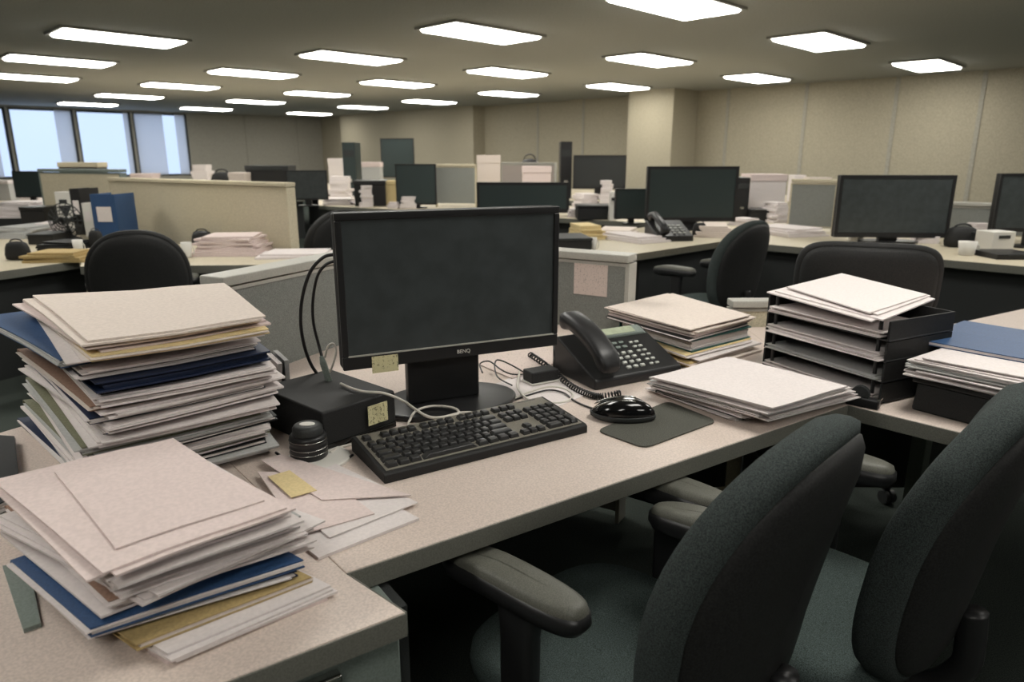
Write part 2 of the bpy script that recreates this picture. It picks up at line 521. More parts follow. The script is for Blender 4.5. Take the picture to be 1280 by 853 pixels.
# pinned sheet
rd = (Vector((Rb0.x, Rb0.y, 0)) - Vector((K[0] + .075, K[1] - .03, 0))).normalized()
rn = Vector((-rd.y, rd.x, 0))
def on_panel(px):                      # point of the right panel's face seen in column px
    d = ray(px, 340); q = meet((0, 0), (d.x, d.y), (K[0] + .075, K[1] - .03), Rb0)
    return Vector((q[0], q[1], 0))
a, b = on_panel(718) - rn * .001, on_panel(760) - rn * .001
za, zb = height_at(Vector((a.x, a.y, .5)), 367), height_at(Vector((a.x, a.y, .5)), 325)
mb = MB().prism([a, b, b - rn * .0015, a - rn * .0015], za, zb)
tag(mb.build('paper_sheet', m_noteback), 'white printed sheet pinned to the grey cubicle panel', 'paper')
# low beige divider behind the letter tray
cubicle_panel('low beige divider with pale top just behind the letter tray', (.80, 2.46), (1.22, 2.47), .82, m_cap, m_fabbeige, th=.04, group=None, name='low_divider')

# ------------------------------------------------------------------ monitor on the desk
mdir, mn = az(65.5), az(65.5 - 90)       # along the screen, and away from the viewer
mL = Vector((-.365, 1.45, 0))
MW = .525
mo = mL + mdir * (MW / 2)
mon = thing('computer_monitor', 'large black switched-off monitor standing at the centre of the near desk', 'monitor', (mo.x, mo.y, D), 0)
FRAME[mon.name] = (Vector((mo.x, mo.y, D)), 0)
def mpt(s, z, k=0.0):                    # s along, z up, k backwards
    return mL + mdir * s + mn * k + Vector((0, 0, z))
def mbox(mb, s0, s1, z0, z1, k0, k1):
    vs = [mpt(s, z, k) for z in (z0, z1) for (s, k) in ((s0, k0), (s1, k0), (s1, k1), (s0, k1))]
    return mb.add(vs, [(0, 3, 2, 1), (4, 5, 6, 7), (0, 1, 5, 4), (1, 2, 6, 5), (2, 3, 7, 6), (3, 0, 4, 7)])
Z0, Z1 = .868, 1.207
mbox(MB(), 0, MW, Z0, Z1, .012, .045).build('back_housing', m_blackmatt, mon, bevel=.006)
mbox(MB(), .14, MW - .14, Z0 + .06, Z1 - .06, .045, .075).build('rear_bulge', m_blackmatt, mon, bevel=.012)
bz = MB()
mbox(bz, 0, MW, Z1 - .016, Z1, 0, .012); mbox(bz, 0, MW, Z0, Z0 + .030, 0, .012)
mbox(bz, 0, .014, Z0 + .030, Z1 - .016, 0, .012); mbox(bz, MW - .014, MW, Z0 + .030, Z1 - .016, 0, .012)
bz.build('bezel', m_black, mon, bevel=.0025)
mbox(MB(), .014, MW - .014, Z0 + .030, Z1 - .016, .004, .012).build('screen', m_screen, mon)
tr_ = MB(); mbox(tr_, .012, MW - .012, Z0 + .0293, Z0 + .0322, -.0012, .003)
tr_.build('pale_strip', m_cap, mon)
mbox(MB(), MW / 2 - .105, MW / 2 + .075, D + .018, Z0 + .10, .05, .085).build('stand_neck', m_black, mon, bevel=.008)
bc = mpt(MW / 2 + .0, 0, .075)
rings = []
for k, z in ((.97, 0), (1, .004), (1, .012), (.96, .016), (.3, .022)):
    rings.append([Vector((bc.x, bc.y, D + z)) + mdir * (.175 * k * math.cos(t)) + mn * (.12 * k * math.sin(t)) for t in [2 * math.pi * i / 40 for i in range(40)]])
MB().rings(rings).build('stand_base', m_black, mon, smooth=False, bevel=.001)
cu = bpy.data.curves.new('logo', 'FONT'); cu.body = 'BENQ'; cu.size = .0125; cu.extrude = .0004; cu.align_x = 'CENTER'
cu.materials.append(m_white)
tmp = bpy.data.objects.new('lettering', cu); COL.objects.link(tmp)
me = bpy.data.meshes.new_from_object(tmp.evaluated_get(bpy.context.evaluated_depsgraph_get()))
bpy.data.objects.remove(tmp)
lg = bpy.data.objects.new('logo', me); COL.objects.link(lg); lg.parent = mon
lp = mpt(MW / 2 + .015, Z0 + .010, -.0006) - Vector((mo.x, mo.y, D))
lg.location = lp; lg.rotation_euler = (math.pi / 2, 0, math.atan2(mdir.y, mdir.x))
# sticky note on the lower bezel
nt_ = MB(); mbox(nt_, .062, .121, Z0 - .012, Z0 + .026, -.0022, -.001)
tag(nt_.build('sticky_note', m_note), 'yellow sticky note on the lower frame of the desk monitor', 'note')

# ------------------------------------------------------------------ keyboard
kd, kn = az(58), az(-32)
k0 = at(481, 606, D)
KL, KD = .475, .18
ko = k0 + kd * (KL / 2) + kn * (KD / 2)
kb = thing('keyboard', 'black full-size computer keyboard with a number pad in front of the monitor', 'keyboard', (ko.x, ko.y, D), math.atan2(kd.y, kd.x))
def kz(y): return .020 + .014 * (y / KD)          # deck height
cs = MB()
prof = [(0, 0), (0, .017), (.006, kz(.006)), (KD - .006, kz(KD - .006)), (KD, .028), (KD, 0)]
vs = [Vector((x, y - KD / 2, z)) for x in (-KL / 2, KL / 2) for (y, z) in prof]
n = len(prof)
cs.add(vs, [tuple(range(n)), tuple(range(2 * n - 1, n - 1, -1))] + [(i, (i + 1) % n, n + (i + 1) % n, n + i) for i in range(n)])
cs.build('case', m_blackmatt, kb, local=True, bevel=.002)
u = .0198
m_deckglare = mat('keyboard_deck_glare', (122, 118, 108), .4, .4, .15, 500)  # glare on the black deck, put in as a lighter grey colour
MB().add([Vector((x, y, kz(y + KD / 2) + h)) for h in (.0002, .0012) for x, y in ((-KL / 2 + .008, -KD / 2 + .010), (KL / 2 - .008, -KD / 2 + .010), (KL / 2 - .008, KD / 2 - .009), (-KL / 2 + .008, KD / 2 - .009))],
         [(0, 3, 2, 1), (4, 5, 6, 7), (0, 1, 5, 4), (1, 2, 6, 5), (2, 3, 7, 6), (3, 0, 4, 7)]).build('deck_glare_plate', m_deckglare, kb, local=True)
def keys(name, rows, x0):
    m = MB()
    for (y, ks) in rows:
        for (x, w, *h) in ks:
            hh = h[0] if h else 1
            cx = -KL / 2 + x0 + (x + w / 2) * u
            cy = -KD / 2 + .014 + y * u * 1.16 + hh * u * .58
            m.box((cx, cy, kz(cy + KD / 2) + .0045), (w * u - .0022, hh * u * 1.16 - .003, .009), taper=.78)
    return m.build(name, m_key, kb, local=True, bevel=.0012, seg=1)
def run(ws):
    out, x = [], 0
    for w in ws: out.append((x, w)); x += w
    return out
keys('letter_keys', [(0, run([1.25, 1.25, 1.25, 6.25, 1.25, 1.25, 1.25, 1.25])), (1, run([2.25] + [1] * 10 + [2.75])), (2, run([1.75] + [1] * 11 + [2.25])), (3, run([1.5] + [1] * 12 + [1.5])), (4, run([1] * 13 + [2]))], .012)
keys('function_keys', [(5.35, [(0, 1)] + [(2 + i, 1) for i in range(4)] + [(6.5 + i, 1) for i in range(4)] + [(11 + i, 1) for i in range(4)])], .012)
keys('arrow_keys', [(0, run([1, 1, 1])), (1, [(1, 1)])], .012 + 15.4 * u)
keys('navigation_keys', [(3, run([1, 1, 1])), (4, run([1, 1, 1])), (5.35, run([1, 1, 1]))], .012 + 15.4 * u)
keys('number_pad', [(0, [(0, 2), (2, 1), (3, 1, 2)]), (1, run([1, 1, 1])), (2, [(0, 1), (1, 1), (2, 1), (3, 1, 2)]), (3, run([1, 1, 1])), (4, run([1, 1, 1, 1]))], .012 + 18.75 * u)
MB().box((KL / 2 - .055, KD / 2 - .012, kz(KD - .012) + .0006), (.05, .008, .001)).build('indicator_strip', m_dark, kb, local=True)
for sx in (-1, 1):
    MB().box((sx * (KL / 2 - .03), KD / 2 - .02, -.0), (.03, .01, .002)).build('foot', m_dark, kb, local=True)

# ------------------------------------------------------------------ mouse mat and mouse
q = [at(*p, D) for p in ((745, 540), (806, 562), (897, 528), (835, 503))]
def round_poly(q, r, n=5):
    out = []
    for i in range(len(q)):
        p, a, b = Vector(q[i]), Vector(q[i - 1]), Vector(q[(i + 1) % len(q)])
        da, db = (a - p).normalized() * r, (b - p).normalized() * r
        for k in range(n + 1):
            t = k / n
            out.append((p + da) * (1 - t) ** 2 + p * 2 * t * (1 - t) + (p + db) * t ** 2)
    return out
tag(MB().prism(round_poly(q, .025), D, D + .004).build('mouse_mat', m_padmat, bevel=.001), 'dark grey mouse mat with rounded corners on the desk', 'mouse mat')
mc = at(778, 522, D + .004)
ms = thing('computer_mouse', 'glossy black computer mouse on the grey mouse mat', 'mouse', (mc.x, mc.y, D + .004), R(-12))
MK = 1.2
def mouse_ring(k, n=28):
    out = []
    for i in range(n):
        t = 2 * math.pi * i / n
        x = .062 * math.cos(t); y = .034 * math.sin(t) * (1 - .10 * math.cos(2 * t)) * (1 - .12 * (x / .062))
        out.append((x, y))
    return out
base = mouse_ring(1)
def hump(x): return .040 * max(.0, 1 - ((x - .010) / .082) ** 2) ** .7
rr = []
for k, h in ((.92, 0), (1.0, .12), (1.0, .32), (.96, .58), (.84, .80), (.62, .94), (.32, .99), (.02, 1.0)):
    rr.append([Vector((x * k, y * k, hump(x * k) * h + (.003 if h > 0 else 0))) for x, y in base])
MB().rings(rr).build('shell', m_gloss, ms, smooth=True, local=True)
MB().rings([[Vector((x * k, y * k, z)) for x, y in base] for k, z in ((.93, 0), (1.01, .004), (1.02, .010), (1.0, .012))]).build('underside', m_dark, ms, smooth=True, local=True)
for sy in (-1, 1):
    p = []
    for i in range(9):
        x = -.056 + i * .010
        p.append((x, sy * .013, hump(math.hypot(x, .013) * (1 if x > 0 else -1)) * .97 + .0032))
    MB().tube(p, [.001] + [.0022] * 7 + [.001], 6).build('button_trim', m_chrome, ms, smooth=True, local=True)
sw = MB().lathe([(.003, -.0035), (.009, -.003), (.010, 0), (.009, .003), (.003, .0035)], (0, 0, 0), 16).build('scroll_wheel', m_dark, ms, smooth=True, local=True)
sw.rotation_euler = (R(90), 0, 0); sw.location = (-.034, 0, .026)
ms.scale = (1.2, 1.15, 1.12)

# ------------------------------------------------------------------ telephone
pa, pb = at(744, 489, D), at(852, 468, D)
pdx = (pb - pa).normalized()
pw = (pb - pa).length
ph = thing('desk_telephone', 'black office telephone with a display and the handset on its side', 'telephone', (pa.x, pa.y, D), math.atan2(pdx.y, pdx.x))
PD, PH0, PH1 = .21, .030, .105
w = pw
prof = [(0, 0), (0, PH0 - .006), (.008, PH0), (PD - .02, PH1), (PD, PH1 - .02), (PD, 0)]
vs = [Vector((x, y, z)) for x in (0, w) for (y, z) in prof]; n = len(prof)
MB().add(vs, [tuple(range(n)), tuple(range(2 * n - 1, n - 1, -1))] + [(i, (i + 1) % n, n + (i + 1) % n, n + i) for i in range(n)]).build('body', m_black, ph, local=True, bevel=.006, seg=3)
sl = math.atan2(PH1 - PH0, PD - .028)
def deck(x, y, h=0): return Vector((x, y, PH0 + (y - .008) * math.tan(sl) + h))
def dbox(mb, x, y, sx, sy, sz, taper=.85): return mb.box(deck(x, y, sz / 2), (sx, sy, sz), rx=sl, taper=taper)
x0 = w * .37
dbox(MB(), (x0 + w) / 2, PD - .045, (w - x0) * .92, .042, .008).build('display_frame', m_metalgrey, ph, local=True, bevel=.002)
dbox(MB(), (x0 + w) / 2 - .012, PD - .045, (w - x0) * .62, .028, .0095, 1).build('display', m_lcd, ph, local=True)
kk = MB()
for r in range(4):
    for c in range(3): dbox(kk, x0 + .018 + c * .0235, .024 + r * .0185, .015, .010, .006)
kk.build('number_keys', m_keylite, ph, local=True, bevel=.001, seg=1)
kk = MB()
for r in range(6):
    for c in range(2): dbox(kk, x0 + .096 + c * .020, .024 + r * .0185, .013, .008, .005)
kk.build('line_keys', m_keylite, ph, local=True, bevel=.001, seg=1)
kk = MB()
for r in range(2):
    for c in range(3): dbox(kk, x0 + .018 + c * .0235, .104 + r * .0185, .017, .010, .005)
kk.build('function_buttons', m_metalgrey, ph, local=True, bevel=.001, seg=1)
# handset: an arched grip with two deep cups
hx = w * .155
path, rad = [], []
hs = []
N = 22
for i in range(N + 1):
    t = i / N; y = -.012 + t * (PD + .012)
    arch = math.sin(math.pi * t)
    zb_ = PH0 + (y) * math.tan(sl) + .016 + .020 * arch       # underside
    ztop = PH0 + (y) * math.tan(sl) + .056 + .022 * arch ** .8
    cup = max(0, 1 - min(t, 1 - t) / .22)
    zb_ = zb_ * (1 - cup) + (PH0 + max(y, .0) * math.tan(sl) + .004) * cup
    e = min(t, 1 - t); rnd = min(1, (e / .10)) ** .5 if e < .10 else 1
    hw = .034 + .003 * cup
    hw *= .55 + .45 * rnd; zc = (zb_ + ztop) / 2; hh = (ztop - zb_) / 2 * (.45 + .55 * rnd)
    hs.append([Vector((hx + hw * math.copysign(abs(math.cos(a)) ** .6, math.cos(a)), y, zc + hh * math.copysign(abs(math.sin(a)) ** .6, math.sin(a)))) for a in [2 * math.pi * k / 20 for k in range(20)]])
MB().rings(hs).build('handset', m_black, ph, smooth=True, local=True)
# coiled cord
ctrl = [(775, 492, D + .012), (752, 496, D + .008), (735, 493, D + .008), (716, 484, D + .008), (698, 470, D + .008), (680, 455, D + .010), (662, 443, D + .014)]
cp = smooth_path([at(*c) for c in ctrl], 40)
coil = []
for i, p in enumerate(cp):
    t = (cp[min(i + 1, len(cp) - 1)] - cp[max(i - 1, 0)]).normalized()
    a = t.cross(Vector((0, 0, 1))).normalized(); b = a.cross(t)
    th = i * 1.05
    coil.append(p + (a * math.cos(th) + b * math.sin(th)) * .0075)
MB().tube(coil, .0024, 5).build('coiled_cord', m_cableblack, ph, smooth=True)

# ------------------------------------------------------------------ small things on the desk
# black dock with a note
b0, b1 = at(455, 549, D), at(511, 529, D)
bd = (b1 - b0).normalized(); bn = Vector((-bd.y, bd.x, 0))
dk = thing('docking_station', 'matt black box with indicator lights and a yellow note behind the keyboard', 'computer box', (b0.x, b0.y, D), math.atan2(bd.y, bd.x))
dl = .175
MB().box((dl / 2 - .092, .125, .044), (dl + .015, .25, .088)).build('case', m_blackmatt, dk, local=True, bevel=.006)
MB().box((dl / 2 - .092, -.0015, .010), ((dl + .015) * .96, .003, .012)).build('front_strip', m_gloss, dk, local=True)
for i in range(3): MB().box((-.02 + i * .012, -.004, .011), (.004, .003, .003)).build('port', m_chrome, dk, local=True)
nb = MB().box((.036, -.0058, .050), (.052, .0012, .044))
no = nb.build('sticky_note', m_note, dk, local=True)
no.parent = None; no.location = b0.copy(); no.rotation_euler = dk.rotation_euler
tag(no, 'yellow sticky note on the front of the matt black box', 'note')
# round canister
jc = at(387, 570, D + .006)
jar = thing('canister', 'small black ribbed canister with a white oval label on its lid', 'canister', (jc.x, jc.y, D + .006), 0)
JR = .037
MB().lathe([(JR * .92, 0), (JR, .003), (JR, .026), (JR * .97, .028), (JR * .97, .031), (JR, .033), (JR, .044), (JR * .93, .048)], (0, 0, 0), 32).build('body', m_black, jar, local=True, smooth=True)
ld = MB().lathe([(JR * .80, .048), (JR * .82, .050), (JR * .80, .062), (JR * .70, .067), (JR * .3, .068)], (0, 0, 0), 32).build('lid', m_dark, jar, local=True, smooth=True)
MB().rings([[Vector((.012 * k * math.cos(t), .008 * k * math.sin(t), z)) for t in [2 * math.pi * i / 20 for i in range(20)]] for k, z in ((1.3, .0678), (1.3, .0692), (1.2, .0696))]).build('label_disc', m_white, ld, local=True)
for z in (.012, .022, .038): MB().lathe([(JR, z), (JR + .0012, z + .0008), (JR, z + .0016)], (0, 0, 0), 32).build('ring', m_chrome, jar, local=True, smooth=True)
cdz = at(398, 575, D)
tag(MB().lathe([(.060, 0), (.063, .001), (.063, .005), (.060, .006)], (cdz.x, cdz.y, D), 36).build('round_coaster', m_white), 'thin round white coaster under the black canister', 'coaster')
# standing leaflets beside the tall pile
for i, (px, py, t, lab, mm) in enumerate(((345, 508, .012, 'white booklet leaning upright beside the tall pile', 'white'), (352, 505, .010, 'black booklet standing upright between two white booklets', 'black'), (359, 502, .011, 'white booklet standing upright nearest to the monitor cables', 'grey'))):
    p = at(px, py, D)
    m = MB()
    lean = .012 if i == 0 else .002
    for k in range(4):
        o_ = t / 4 * k
        m.add([p + kd * (o_ + s) + kn * y + Vector((0, 0, z)) + kd * (lean * z / .1) for z in (0, .105) for (s, y) in ((0, 0), (t / 4 - .0006, 0), (t / 4 - .0006, .11), (0, .11))],
              [(0, 3, 2, 1), (4, 5, 6, 7), (0, 1, 5, 4), (1, 2, 6, 5), (2, 3, 7, 6), (3, 0, 4, 7)])
    tag(m.build('booklet', P[mm]), lab, 'booklet', 'booklets standing beside the tall pile')
# papers under the cables
def flat(name, label, cat, px, z, m, t=.0015, group=None):
    q = [at(x, y, z) for x, y in px]
    return tag(MB().slab(q, z, z + t, 4, 3).build(name, m), label, cat, group)
flat('paper_sheet', 'pale sheet lying under the tangled cables behind the keyboard', 'paper', ((612, 484), (690, 512), (738, 492), (664, 462)), D + .0002, P['white'])
flat('paper_sheet', 'printed cream sheet half under the monitor base beside the phone cord', 'paper', ((590, 452), (640, 474), (712, 448), (655, 425)), D + .002, m_noteback)
p = at(676, 476, D + .004)
ad = thing('power_adapter', 'black power adapter with a white edge lying among the cables', 'adapter', (p.x, p.y, D + .004), R(30))
MB().box((0, 0, .018), (.085, .05, .032)).build('case', m_blackmatt, ad, local=True, bevel=.004)
MB().box((0, 0, .002), (.088, .053, .004)).build('base_plate', m_white, ad, local=True)

def cable(name, label, pts, r, m, k=8, group='cables on the desk'):
    return tag(MB().tube(smooth_path(pts, k), r, 8).build(name, m, smooth=True), label, 'cable', group)
zc = D + .003
# two thick video cables hanging beside the monitor
def hang(pts): return [aty(x, y, yy) for x, y, yy in pts]
o = thing('video_cable', 'thick black video cable looping out widest beside the monitor', 'cable', tuple(aty(388, 462, 1.60)), 0, 'video cables')
MB().tube(smooth_path(hang([(420, 318, 1.60), (404, 322, 1.60), (388, 340, 1.60), (378, 372, 1.60), (376, 405, 1.60), (381, 435, 1.60), (390, 458, 1.60), (402, 474, 1.60)]), 6), .0042, 8).build('cord', m_cableblack, o, smooth=True)
o = thing('video_cable', 'black video cable with a long grey plug just beside the monitor', 'cable', tuple(aty(404, 455, 1.58)), 0, 'video cables')
MB().tube(smooth_path(hang([(420, 326, 1.58), (406, 332, 1.58), (396, 348, 1.58), (391, 378, 1.58), (392, 405, 1.58), (398, 430, 1.58), (403, 448, 1.57)]), 6), .0036, 8).build('cord', m_cableblack, o, smooth=True)
MB().tube(hang([(402, 446, 1.57), (404, 454, 1.56), (412, 478, 1.54), (417, 489, 1.53)]), [.005, .008, .008, .006], 6).build('plug', m_metalgrey, o)
cable('white_cable', 'thin white cable curling up beside the grey plug', hang([(406, 447, 1.56), (410, 433, 1.56), (417, 430, 1.56), (420, 440, 1.56), (416, 456, 1.55), (412, 466, 1.55)]), .0024, m_cablewhite)
cable('white_cable', 'white cable running from the grey plug over the desk to the back of the keyboard',
      [at(426, 480, D + .094), at(440, 486, D + .094), at(456, 490, D + .094), at(480, 492, D + .096), at(503, 501, D + .075), at(518, 511, D + .040), at(535, 521, D + .024), at(552, 522, D + .024), at(578, 516, D + .024), at(600, 517, D + .02)], .0032, m_cablewhite)
cable('white_cable', 'white cable arching in a low loop just behind the function keys',
      [at(508, 536, zc), at(512, 526, D + .015), at(520, 514, D + .026), at(540, 508, D + .026), at(566, 510, D + .026), at(573, 517, D + .024), at(556, 524, D + .024), at(530, 529, D + .02)], .003, m_cablewhite)
cable('white_cable', 'white cable running from the canister along the foot of the black box',
      [at(413, 566, zc + .004), at(424, 560, zc), at(438, 556, zc), at(455, 553, zc), at(472, 548, zc), at(490, 542, zc), at(508, 535, zc)], .003, m_cablewhite)
cable('black_cable', 'black cable lying in an arc around the coaster', [at(345, 566, zc), at(372, 584, zc), at(400, 586, zc), at(425, 579, zc), at(441, 569, zc)], .0028, m_cableblack)
cable('white_cable', 'white cable in a long oval loop beside the mouse', [at(640, 500, zc), at(660, 491, zc), at(685, 484, zc), at(705, 486, zc), at(716, 494, zc), at(708, 502, zc), at(688, 504, zc), at(662, 500, zc + .004), at(648, 487, zc + .006), at(648, 474, zc + .006), at(650, 462, zc + .006)], .003, m_cablewhite)
cable('black_cable', 'black cable following the oval white loop beside the mouse', [at(628, 506, zc), at(655, 496, zc), at(684, 488, zc + .003), at(704, 491, zc + .003), at(716, 500, zc), at(730, 507, zc), at(745, 512, zc)], .0024, m_cableblack)
cable('black_cable', 'black cable knotted in loops beside the right of the monitor base', [at(603, 466, D + .02), at(600, 455, D + .03), at(612, 452, D + .03), at(626, 462, D + .02), at(640, 468, D + .012), at(655, 466, D + .010), at(622, 450, D + .03), at(621, 470, D + .012), at(640, 482, D + .008)], .0022, m_cableblack)
cable('black_cable', 'thin black cable dropping from the monitor to the phone cord', [aty(692, 432, 1.72), aty(693, 446, 1.72), at(693, 458, D + .02), at(700, 466, D + .01)], .0018, m_cableblack)

# ------------------------------------------------------------------ paper piles
rnd = random.Random(3)
def jig(q, sh, ang, sc=1.0):
    c = sum((Vector((p[0], p[1], 0)) for p in q), Vector()) / 4
    M = Matrix.Rotation(ang, 3, 'Z'); return [c + M @ ((Vector((p[0], p[1], 0)) - c) * sc) + sh for p in q]

def make_warp(amp, seed, z0, z1):
    r = random.Random(seed); a, b, c, d = (r.uniform(0, 6.28) for _ in range(4))
    def w(x, y, z, u, v):
        k = max(0, (z - z0) / max(1e-6, z1 - z0))
        return amp * k * (math.sin(x * 9 + a) * math.sin(y * 8 + b) + .6 * math.sin(x * 17 + y * 13 + c))
    return w

def layers(mb, q, z0, z1, t, warp, j=.004, r=None):
    r = r or rnd
    n = max(1, round((z1 - z0) / t)); h = (z1 - z0) / n
    for i in range(n):
        qq = jig(q, Vector((r.gauss(0, j), r.gauss(0, j), 0)), R(r.gauss(0, .7)))
        mb.slab(qq, z0 + i * h, z0 + (i + 1) * h - .0004, 5, 4, warp)

CNAME = {'white': 'white', 'pinkish': 'pinkish white', 'cream': 'cream', 'grey': 'grey', 'manila': 'manila', 'tan': 'tan', 'brown': 'brown', 'blue': 'blue', 'navy': 'navy blue', 'slate': 'slate blue', 'black': 'black', 'green': 'olive', 'teal': 'teal'}
def item(kind, colour, q, z0, z1, warp, label, group, inner='white'):
    c = sum((Vector((p[0], p[1], 0)) for p in q), Vector()) / 4
    if kind == 'p':                              # loose sheaf of paper
        m = MB(); layers(m, q, z0, z1, .0034, warp, .0065)
        return tag(m.build('paper_sheaf', P[colour]), label, 'paper', group)
    if kind == 's':                              # a single sheet or two
        m = MB(); m.slab(q, z0, z1, 6, 5, warp)
        return tag(m.build('paper_sheet', P[colour]), label, 'paper', group)
    if kind == 'f':                              # folder: cover above and below, papers between
        o = thing('file_folder', label, 'folder', (c.x, c.y, z0), 0, group)
        t = min(.0022, (z1 - z0) * .25)
        m = MB(); m.slab(q, z0, z0 + t, 5, 4, warp)
        m.slab(jig(q, Vector((0, 0, 0)), 0, .995), z1 - t, z1 - .0003, 5, 4, warp)
        e = (q[1] - q[0]).normalized() * .003    # spine along the q[0]-q[3] side
        m.slab([q[0], q[0] + e, q[3] + e, q[3]], z0 + t, z1 - t, 1, 4, warp)
        m.build('cover', P[colour], o)
        m = MB(); layers(m, jig(q, (q[1] - q[0]) * .012 + (q[1] - q[2]) * .012, 0, .985), z0 + t + .0003, z1 - t - .0003, .0024, warp, .003)
        m.build('papers', P[inner], o)
        return o
    if kind == 'b':                              # bound book or binder: boards and a page block set back
        o = thing('binder', label, 'binder', (c.x, c.y, z0), 0, group)
        t = .003
        m = MB(); m.slab(q, z0, z0 + t, 5, 4, warp); m.slab(q, z1 - t, z1 - .0003, 5, 4, warp)
        e = (q[1] - q[0]).normalized() * .004; g = (q[3] - q[0]).normalized() * .004
        m.slab([q[0], q[0] + e, q[3] + e, q[3]], z0 + t, z1 - t, 1, 4, warp)
        m.build('cover', P[colour], o)
        m = MB(); layers(m, jig(q, (q[1] - q[0]) * .004, 0, .955), z0 + t + .0003, z1 - t - .0003, .004, warp, .0015)
        m.build('page_block', P[inner], o)
        return o

def pile(where, group, spec, top, bottom, z0, z1, amp, seed, jx=.007, ja=1.6):
    """spec runs from the top of the pile to the bottom: (kind, colour, relative thickness, options)"""
    global rnd
    rnd = random.Random(seed)
    tot = sum(s[2] for s in spec); warp = make_warp(amp, seed, z0, z1)
    z = z1
    for i, s in enumerate(spec):
        h = s[2] / tot * (z1 - z0); opt = s[3] if len(s) > 3 else {}
        zt, zb = z, z - h; z = zb
        f = ((zt + zb) / 2 - z0) / (z1 - z0)
        q = [Vector((b[0], b[1], 0)) * (1 - f) + Vector((t[0], t[1], 0)) * f for b, t in zip(bottom, top)]
        if 'px' in opt: q = [Vector((p.x, p.y, 0)) for p in (at(x, y, zt) for x, y in opt['px'])]
        elif i or opt: q = jig(q, Vector((rnd.gauss(0, jx), rnd.gauss(0, jx), 0)) + Vector(opt.get('sh', (0, 0, 0))), R(rnd.gauss(0, ja) + opt.get('rot', 0)), opt.get('sc', 1.0))
        what = {'p': 'paper sheaf', 's': 'paper sheet', 'f': 'file folder', 'b': 'binder'}[s[0]]
        pos = 'topmost on the ' + where if i == 0 else ('lowest in the ' + where if i == len(spec) - 1 else '%s from the top of the %s' % (ORD[i], where))
        item(s[0], s[1], q, zb, zt - .0004, warp, '%s %s, %s' % (CNAME[s[1]], what, pos), group, opt.get('inner', 'white'))

# tall pile
TZ = 1.03
top = [at(*p, TZ) for p in ((34, 371), (108, 428), (330, 394), (275, 354))]
bot = [Vector(p) for p in top]
bot = [p * 1.0 for p in bot]
bot = [p + Vector(d) for p, d in zip(bot, ((-.085, .035, 0), (-.045, .03, 0), (-.03, .045, 0), (-.035, .05, 0)))]
pile('tall pile', 'papers of the tall pile', [
    ('p', 'cream', 6), ('p', 'pinkish', 6, {'rot': 2}), ('f', 'manila', 5, {'inner': 'cream', 'sh': (.012, -.008, 0)}), ('p', 'white', 3, {'rot': -2}),
    ('f', 'blue', 8, {'sh': (-.075, .02, 0), 'rot': 4, 'inner': 'grey'}), ('p', 'white', 3, {'sh': (-.03, 0, 0)}), ('f', 'black', 6, {'sh': (-.02, 0, 0)}), ('b', 'navy', 10, {'inner': 'navy', 'sh': (.0, -.01, 0)}), ('f', 'black', 5),
    ('p', 'white', 9, {'sh': (.008, .0, 0), 'rot': -2}), ('f', 'brown', 5, {'sh': (-.02, -.01, 0), 'inner': 'cream'}), ('p', 'white', 6, {'sh': (.006, 0, 0)}), ('f', 'navy', 6, {'inner': 'white'}),
    ('p', 'white', 8, {'sh': (.006, -.005, 0), 'rot': 3}), ('f', 'slate', 6, {'sh': (.01, 0, 0)}), ('p', 'white', 7, {'sh': (.010, 0, 0)}), ('f', 'green', 8, {'sh': (-.002, .0, 0), 'inner': 'grey'}), ('p', 'grey', 6),
    ('f', 'black', 5, {'sh': (.01, 0, 0)}), ('p', 'white', 7, {'sh': (.004, 0, 0), 'rot': -1}), ('f', 'green', 6, {'inner': 'grey', 'sh': (-.008, 0, 0)}), ('p', 'white', 5), ('f', 'black', 5), ('p', 'grey', 7, {'sh': (.01, 0, 0)}), ('f', 'navy', 7)],
    top, bot, D, TZ, .0035, 11)

item('f', 'black', [Vector((p.x, p.y, 0)) for p in (at(x, y, D + .02) for x, y in ((-60, 655), (26, 618), (18, 545), (-60, 540)))], D + .0004, D + .02, None, 'added black folder shape darkening the desk at the foot of the tall pile', None)  # invented folder, added to darken the bare desk left of the pile
# near pile on the corner of the wing
NZ = .872
top = [at(*p, NZ) for p in ((0, 597), (136, 716), (364, 630), (213, 549))]
bot = [at(*p, D) for p in ((14, 668), (148, 788), (388, 704), (236, 612))]
pile('near pile', 'papers of the near pile', [
    ('s', 'pinkish', 1.2, {'px': ((68, 590), (145, 687), (330, 622), (216, 546))}), ('p', 'pinkish', 6), ('p', 'white', 7, {'rot': 1}), ('p', 'white', 7, {'rot': -2}), ('p', 'grey', 4, {'rot': 2}),
    ('p', 'white', 8, {'rot': -3, 'sh': (.006, 0, 0)}), ('p', 'white', 6, {'rot': 5, 'sh': (.012, -.006, 0)}), ('f', 'brown', 3, {'sh': (-.01, 0, 0)}), ('p', 'white', 7, {'rot': -3, 'sh': (.012, -.004, 0)}), ('p', 'white', 5, {'rot': 2}),
    ('f', 'blue', 8, {'px': ((12, 700), (112, 786), (380, 698), (240, 622))}), ('s', 'white', 1.2, {'rot': 3}), ('f', 'navy', 6, {'px': ((25, 708), (118, 790), (372, 712), (240, 640))}),
    ('s', 'white', 1.5, {'rot': 2, 'sh': (.01, 0, 0)}), ('f', 'tan', 6, {'px': ((60, 730), (170, 806), (390, 720), (260, 660)), 'inner': 'cream'}), ('p', 'white', 7, {'px': ((110, 760), (215, 818), (416, 730), (290, 670))}), ('p', 'pinkish', 3, {'px': ((90, 770), (190, 834), (395, 752), (270, 690))})],
    top, bot, D, NZ, .0035, 5, jx=.004, ja=1.2)
